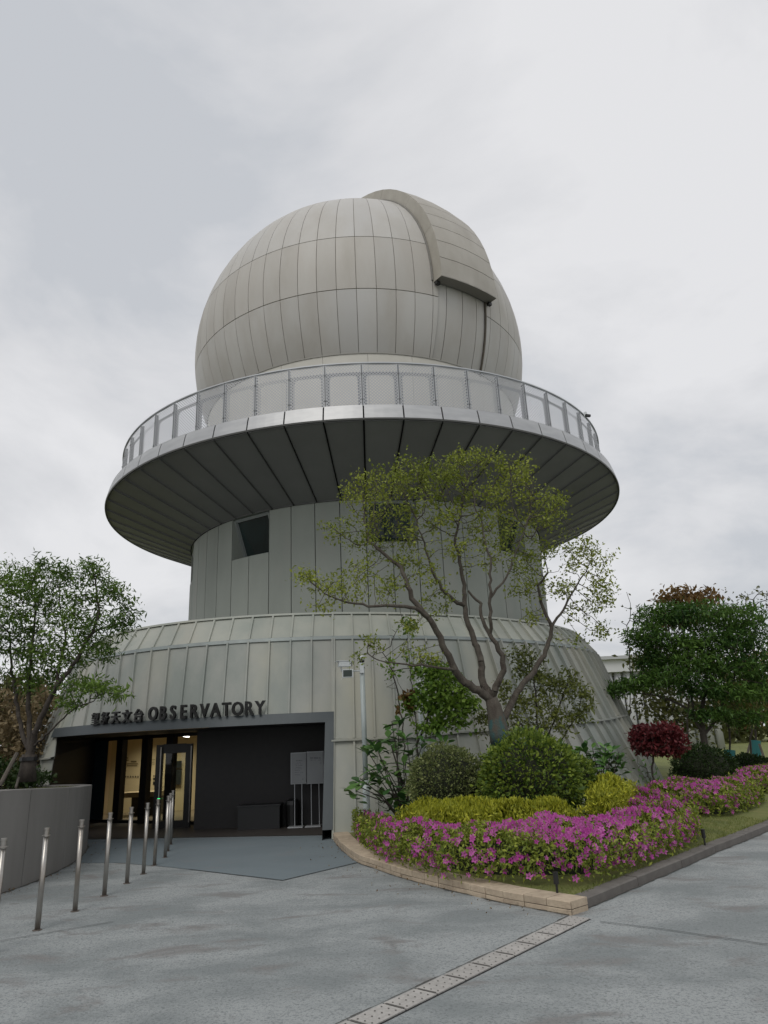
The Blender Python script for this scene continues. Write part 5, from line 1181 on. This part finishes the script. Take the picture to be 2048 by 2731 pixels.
def hedge(name, label, cat, poly, h, n, leaf, lsize, asp, up=.6, edge=.28, blossom=0, z0=None, side_n=0, seed=0, bl_parts=0, upright=0., lump=.07):
    c = np.mean(np.array(poly), 0); T = thing(name, (*c, .15), label, cat)
    cand, zb, top, d = hedge_points(poly, h, n, edge, z0, lump, seed)
    depth = np.abs(RNG.normal(size=len(cand)))*.05
    side = d < edge*.7
    zz = top-depth; zz[side] = zb[side]+.06+(top[side]-zb[side]-.06)*RNG.uniform(.15, 1, side.sum())**.7
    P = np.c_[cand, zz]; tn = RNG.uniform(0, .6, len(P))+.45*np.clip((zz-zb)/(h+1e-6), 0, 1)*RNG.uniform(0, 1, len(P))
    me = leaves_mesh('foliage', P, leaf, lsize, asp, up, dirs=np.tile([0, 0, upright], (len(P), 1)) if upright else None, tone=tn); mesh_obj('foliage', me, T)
    # outer skirt along the edge
    Pl = np.array(poly); Bn = np.roll(Pl, -1, 0); L_ = np.linalg.norm(Bn-Pl, axis=1); m_ = int(side_n)
    if m_:
        k = RNG.choice(len(Pl), m_, p=L_/L_.sum()); t = RNG.uniform(0, 1, (m_, 1)); q = Pl[k]*(1-t)+Bn[k]*t; cen = Pl.mean(0); q = q+unit(cen-q)*RNG.uniform(-.03, .12, (m_, 1))
        zb2 = np.array([bedz(x, y) for x, y in q]) if z0 is None else np.full(m_, z0); z = zb2+h*RNG.uniform(.12, .95, m_); mesh_obj('edge_foliage', leaves_mesh('edge_foliage', np.c_[q, z], leaf, lsize, asp, .2), T)
    # dark core block added for the shade inside the hedge
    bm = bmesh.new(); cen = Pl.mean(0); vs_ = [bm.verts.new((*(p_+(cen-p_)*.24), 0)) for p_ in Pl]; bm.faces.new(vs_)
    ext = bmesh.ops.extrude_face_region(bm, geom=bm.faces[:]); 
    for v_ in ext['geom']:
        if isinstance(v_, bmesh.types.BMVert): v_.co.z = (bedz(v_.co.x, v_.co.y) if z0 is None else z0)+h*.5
    me = bpy.data.meshes.new('shade_core'); bm.to_mesh(me); bm.free(); me.materials.append(mat('shade_core_dark', (.018, .022, .010), .95)); mesh_obj('shade_core', me, T)
    if blossom:
        cand, zb, top, d = hedge_points(poly, h, blossom*3, edge, z0, lump, seed)
        # blossoms come in clusters
        f = np.sin(cand[:, 0]*5.3+seed)*np.sin(cand[:, 1]*4.9+1+seed)+.5*np.sin(cand[:, 0]*11)*np.cos(cand[:, 1]*13); keep = f+RNG.normal(size=len(f))*.6 > .15-.9*np.clip((cand[:, 0]-1.6)/1.2, 0, 1)-.55*(d < edge*.6)
        cand, zb, top, d = cand[keep][:blossom], zb[keep][:blossom], top[keep][:blossom], d[keep][:blossom]
        z = top+.005; s2 = d < edge*.6; z[s2] = zb[s2]+(top[s2]-zb[s2])*RNG.uniform(.35, 1.05, s2.sum())
        Pb = np.c_[cand, z]; cam_d2 = np.hypot(Pb[:, 0], Pb[:, 1]); order = np.argsort(cam_d2)
        outv = unit(np.c_[cand-cen, np.full(len(cand), .9)]); outv = unit(outv+np.array([0, -.7, 0])+RNG.normal(size=outv.shape)*.35)
        for q in order[:bl_parts]:
            o = bpy.data.objects.new('blossom', random.choice(BLOS)); link(o, T); o.location = tuple(Pb[q]-W[T.name]); o.rotation_euler = Vector(outv[q]).to_track_quat('Z', 'Y').to_euler(); s_ = random.uniform(.6, .95); o.scale = (s_,)*3
        rest = order[bl_parts:]
        if len(rest):
            base_V = np.array(BV); V = []; F = []; tn = []
            for i, q in enumerate(rest):
                R = np.array(Vector(outv[q]).to_track_quat('Z', 'Y').to_matrix()); a = random.uniform(0, 6); Rz = np.array(Matrix.Rotation(a, 3, 'Z')); V.append(base_V@(R@Rz).T*random.uniform(.65, 1.0)+Pb[q]); F.append(np.array(BF)+i*len(BV)); tn += [random.random()]*len(BF)
            mesh_obj('blossoms', fast_mesh('blossoms', np.concatenate(V), np.concatenate(F), M_petal, tn), T, kind='stuff')
    return T
# blossom: five petals of two quads, funnel shaped
BV, BF = [], []
for k in range(5):
    t = k*2*math.pi/5; c, s_ = math.cos(t), math.sin(t); i = len(BV)
    for (r, w, z) in ((.004, 0, -.018), (.022, -.012, .0), (.041, -.006, .004), (.046, 0, .002), (.041, .006, .004), (.022, .012, .0), (.024, 0, -.005)):
        BV.append((r*c-w*1.25*s_, r*s_+w*1.25*c, z))
    BF += [(i, i+1, i+6, i+5), (i+1, i+2, i+3, i+6), (i+6, i+3, i+4, i+5)]
BLOS = []
for q in range(4):
    me = bpy.data.meshes.new('blossom'); me.from_pydata(BV, [], BF); me.materials.append(M_petal); a = me.attributes.new('tone', 'FLOAT', 'FACE'); a.data.foreach_set('value', [q/3.]*len(BF)); BLOS.append(me)
front = [tuple(q) for q in ((-.80, 13.4), (-.64, 11.9), (-.30, 10.3), (.12, 9.22), (.50, 8.52), (.95, 8.22), (1.32, 8.12), (1.65, 8.02), (2.07, 8.05), (2.60, 8.62), (3.35, 9.5), (4.08, 10.45), (4.4, 11.1))]
front += [(4.45, 12.2), (4.5, 13.2), (4.1, 13.8), (3.8, 12.9), (3.4, 11.5), (2.8, 10.3), (2.3, 9.85), (1.5, 9.65), (.8, 9.85), (.2, 10.7), (-.15, 11.7)]
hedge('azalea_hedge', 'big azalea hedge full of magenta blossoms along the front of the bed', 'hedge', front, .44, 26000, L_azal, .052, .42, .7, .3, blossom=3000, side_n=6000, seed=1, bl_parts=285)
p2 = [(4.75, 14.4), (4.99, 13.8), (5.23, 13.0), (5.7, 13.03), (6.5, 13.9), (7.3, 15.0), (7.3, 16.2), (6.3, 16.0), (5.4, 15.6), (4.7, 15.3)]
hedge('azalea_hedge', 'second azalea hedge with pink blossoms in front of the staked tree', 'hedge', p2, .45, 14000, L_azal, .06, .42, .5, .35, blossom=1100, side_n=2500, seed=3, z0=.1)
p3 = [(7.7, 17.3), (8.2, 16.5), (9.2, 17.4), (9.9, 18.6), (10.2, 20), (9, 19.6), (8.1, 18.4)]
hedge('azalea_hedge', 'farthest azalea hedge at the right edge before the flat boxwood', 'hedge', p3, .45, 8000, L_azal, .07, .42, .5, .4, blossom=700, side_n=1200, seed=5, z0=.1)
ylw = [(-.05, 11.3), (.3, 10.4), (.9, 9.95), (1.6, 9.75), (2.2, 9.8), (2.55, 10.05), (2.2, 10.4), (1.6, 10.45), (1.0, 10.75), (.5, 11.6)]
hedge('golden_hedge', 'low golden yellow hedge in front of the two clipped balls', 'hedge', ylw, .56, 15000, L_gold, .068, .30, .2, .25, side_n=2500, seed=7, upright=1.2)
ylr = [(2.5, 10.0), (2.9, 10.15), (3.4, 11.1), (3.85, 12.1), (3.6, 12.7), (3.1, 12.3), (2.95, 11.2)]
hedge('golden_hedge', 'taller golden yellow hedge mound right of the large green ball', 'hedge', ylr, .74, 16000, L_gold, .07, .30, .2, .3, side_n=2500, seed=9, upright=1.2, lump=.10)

# fallen petals and leaf litter
n_ = 90; s_ = RNG.uniform(.3, ks[-1], n_); q_ = np.array([kcur(x)-kn(x)*abs(RNG.normal())*.28 for x in s_]); mesh_obj('fallen_leaves', leaves_mesh('fallen_leaves', np.c_[q_, np.full(n_, .02)], L_brown, .03, .5, 3), None)['kind'] = 'stuff'
n_ = 110; s_ = RNG.uniform(2.5, seg[-1]-1.5, n_); q_ = np.array([pcur(x)-pnor(x)*abs(RNG.normal())*.16 for x in s_]); mesh_obj('leaf_litter', leaves_mesh('leaf_litter', np.c_[q_, np.full(n_, .02)], L_brown, .035, .5, 3), None)['kind'] = 'stuff'
n_ = 600; s_ = RNG.uniform(.2, 9, n_); q_ = np.array([gcur(x)+gn(x)*(.16+RNG.normal()*.02) for x in s_]); me_ = leaves_mesh('kerb_grass', np.c_[q_, np.full(n_, .085)], L_grass, .06, .12, 0, dirs=np.tile([.3, -.3, 1.], (n_, 1)), fold=0); mesh_obj('kerb_grass', me_, None)['kind'] = 'stuff'

# ---- ground spotlights
for k, (a, z) in enumerate((((1486, 2378), .13), ((1880, 2250), .12))):
    p_ = gz(*a, z); p_[2] = bedz(p_[0], p_[1]); T = thing('garden_spotlight', p_, ('black garden spotlight standing on the grass by the kerb corner', 'black garden spotlight on the lawn at the right end of the azaleas')[k], 'spotlight')
    MB().tube([(0, 0, 0), (0, 0, .12)], .012, 8).build('spike', M_black, T, local=True); MB().tube([(0, 0, .10), (.0, .0, .20)], .026, 10).build('lamp_housing', M_black, T, local=True); MB().tube([(0, 0, .2), (0, 0, .207)], .029, 10).build('lamp_rim', M_black, T, local=True)

# ---- grass
def grass(name, pts, size, m): 
    me = leaves_mesh(name, pts, m, size, .12, 0, dirs=np.tile([0, 0, 1.4], (len(pts), 1)), fold=0); o = mesh_obj(name, me); o['kind'] = 'stuff'; return o
lp = [tuple(kcur(s)+kn(s)*.27) for s in np.linspace(ks[-1]*.35, ks[-1], 12)]+[tuple(gcur(s)+np.array([-.12, .10])) for s in np.linspace(.2, 7, 12)]+[(5.2, 13.6), (3.6, 11), (2.2, 9.4), (.6, 9.6)]
c_ = RNG.uniform(0, 1, (90000, 2))*[6.5, 7.5]+[-.5, 7]; c_ = c_[np.array([inpoly(x, y, lp) and not inpoly(x, y, front) for x, y in c_])]
grass('lawn_grass', np.c_[c_, [bedz(x, y)-.005 for x, y in c_]], .032, L_grass)
s_ = RNG.uniform(3.5, seg[-1], 5000); q_ = np.array([pcur(s)+pnor(s)*RNG.uniform(.2, .8) for s in s_]); grass('planter_grass', np.c_[q_, [ptop(y)-.09 for x, y in q_]], .075, leafm('leaf_moss', (.06, .085, .015), (.16, .17, .03)))

# ================================================================== white building far right
WB = thing('white_building', (22, 60, 0), 'long white museum building with column row behind the trees at right', 'building')
YW = 55
c0 = at(1560, 1738, YW); 
def wpt(px, py): return at(px, py, YW)
zt1 = at(1640, 1750, YW)[2]; zt0 = at(1640, 1792, YW)[2]
xa, xb = at(1560, 1750, YW)[0], at(1900, 1750, YW)[0]
MB().box(((xa+xb)/2, YW+2, (zt1+zt0)/2), (xb-xa, 4, zt1-zt0)).build('parapet', mat('white_render', (.62, .63, .64), .8, 0, (.56, .57, .58), .3), WB)
MB().box(((xa+xb)/2, YW-.15, zt1-.12), (xb-xa, .3, .25)).build('cornice', mat('cornice_grey', (.45, .46, .47), .8), WB)
MB().box(((xa+xb)/2, YW+4.2, zt0/2), (xb-xa, .4, zt0)).build('back_wall', mat('shaded_wall', (.16, .165, .17), .8), WB)
n = 14; col_me = None
for k in range(n):
    x = xa+(xb-xa)*(k+.5)/n
    if col_me is None: o = MB().tube([(0, 0, 0), (0, 0, zt0)], .3, 12).build('column', mat('column_white', (.5, .51, .52), .7), WB, smooth=True, local=True); col_me = o
    else: o = col_me.copy(); COL.objects.link(o)
    o.location = (x-22, YW-60+.6, 0)
MB().box(((xa+xb)/2, YW+.8, zt0-.6), (xb-xa, .1, .08)).build('rail', M_galv, WB)
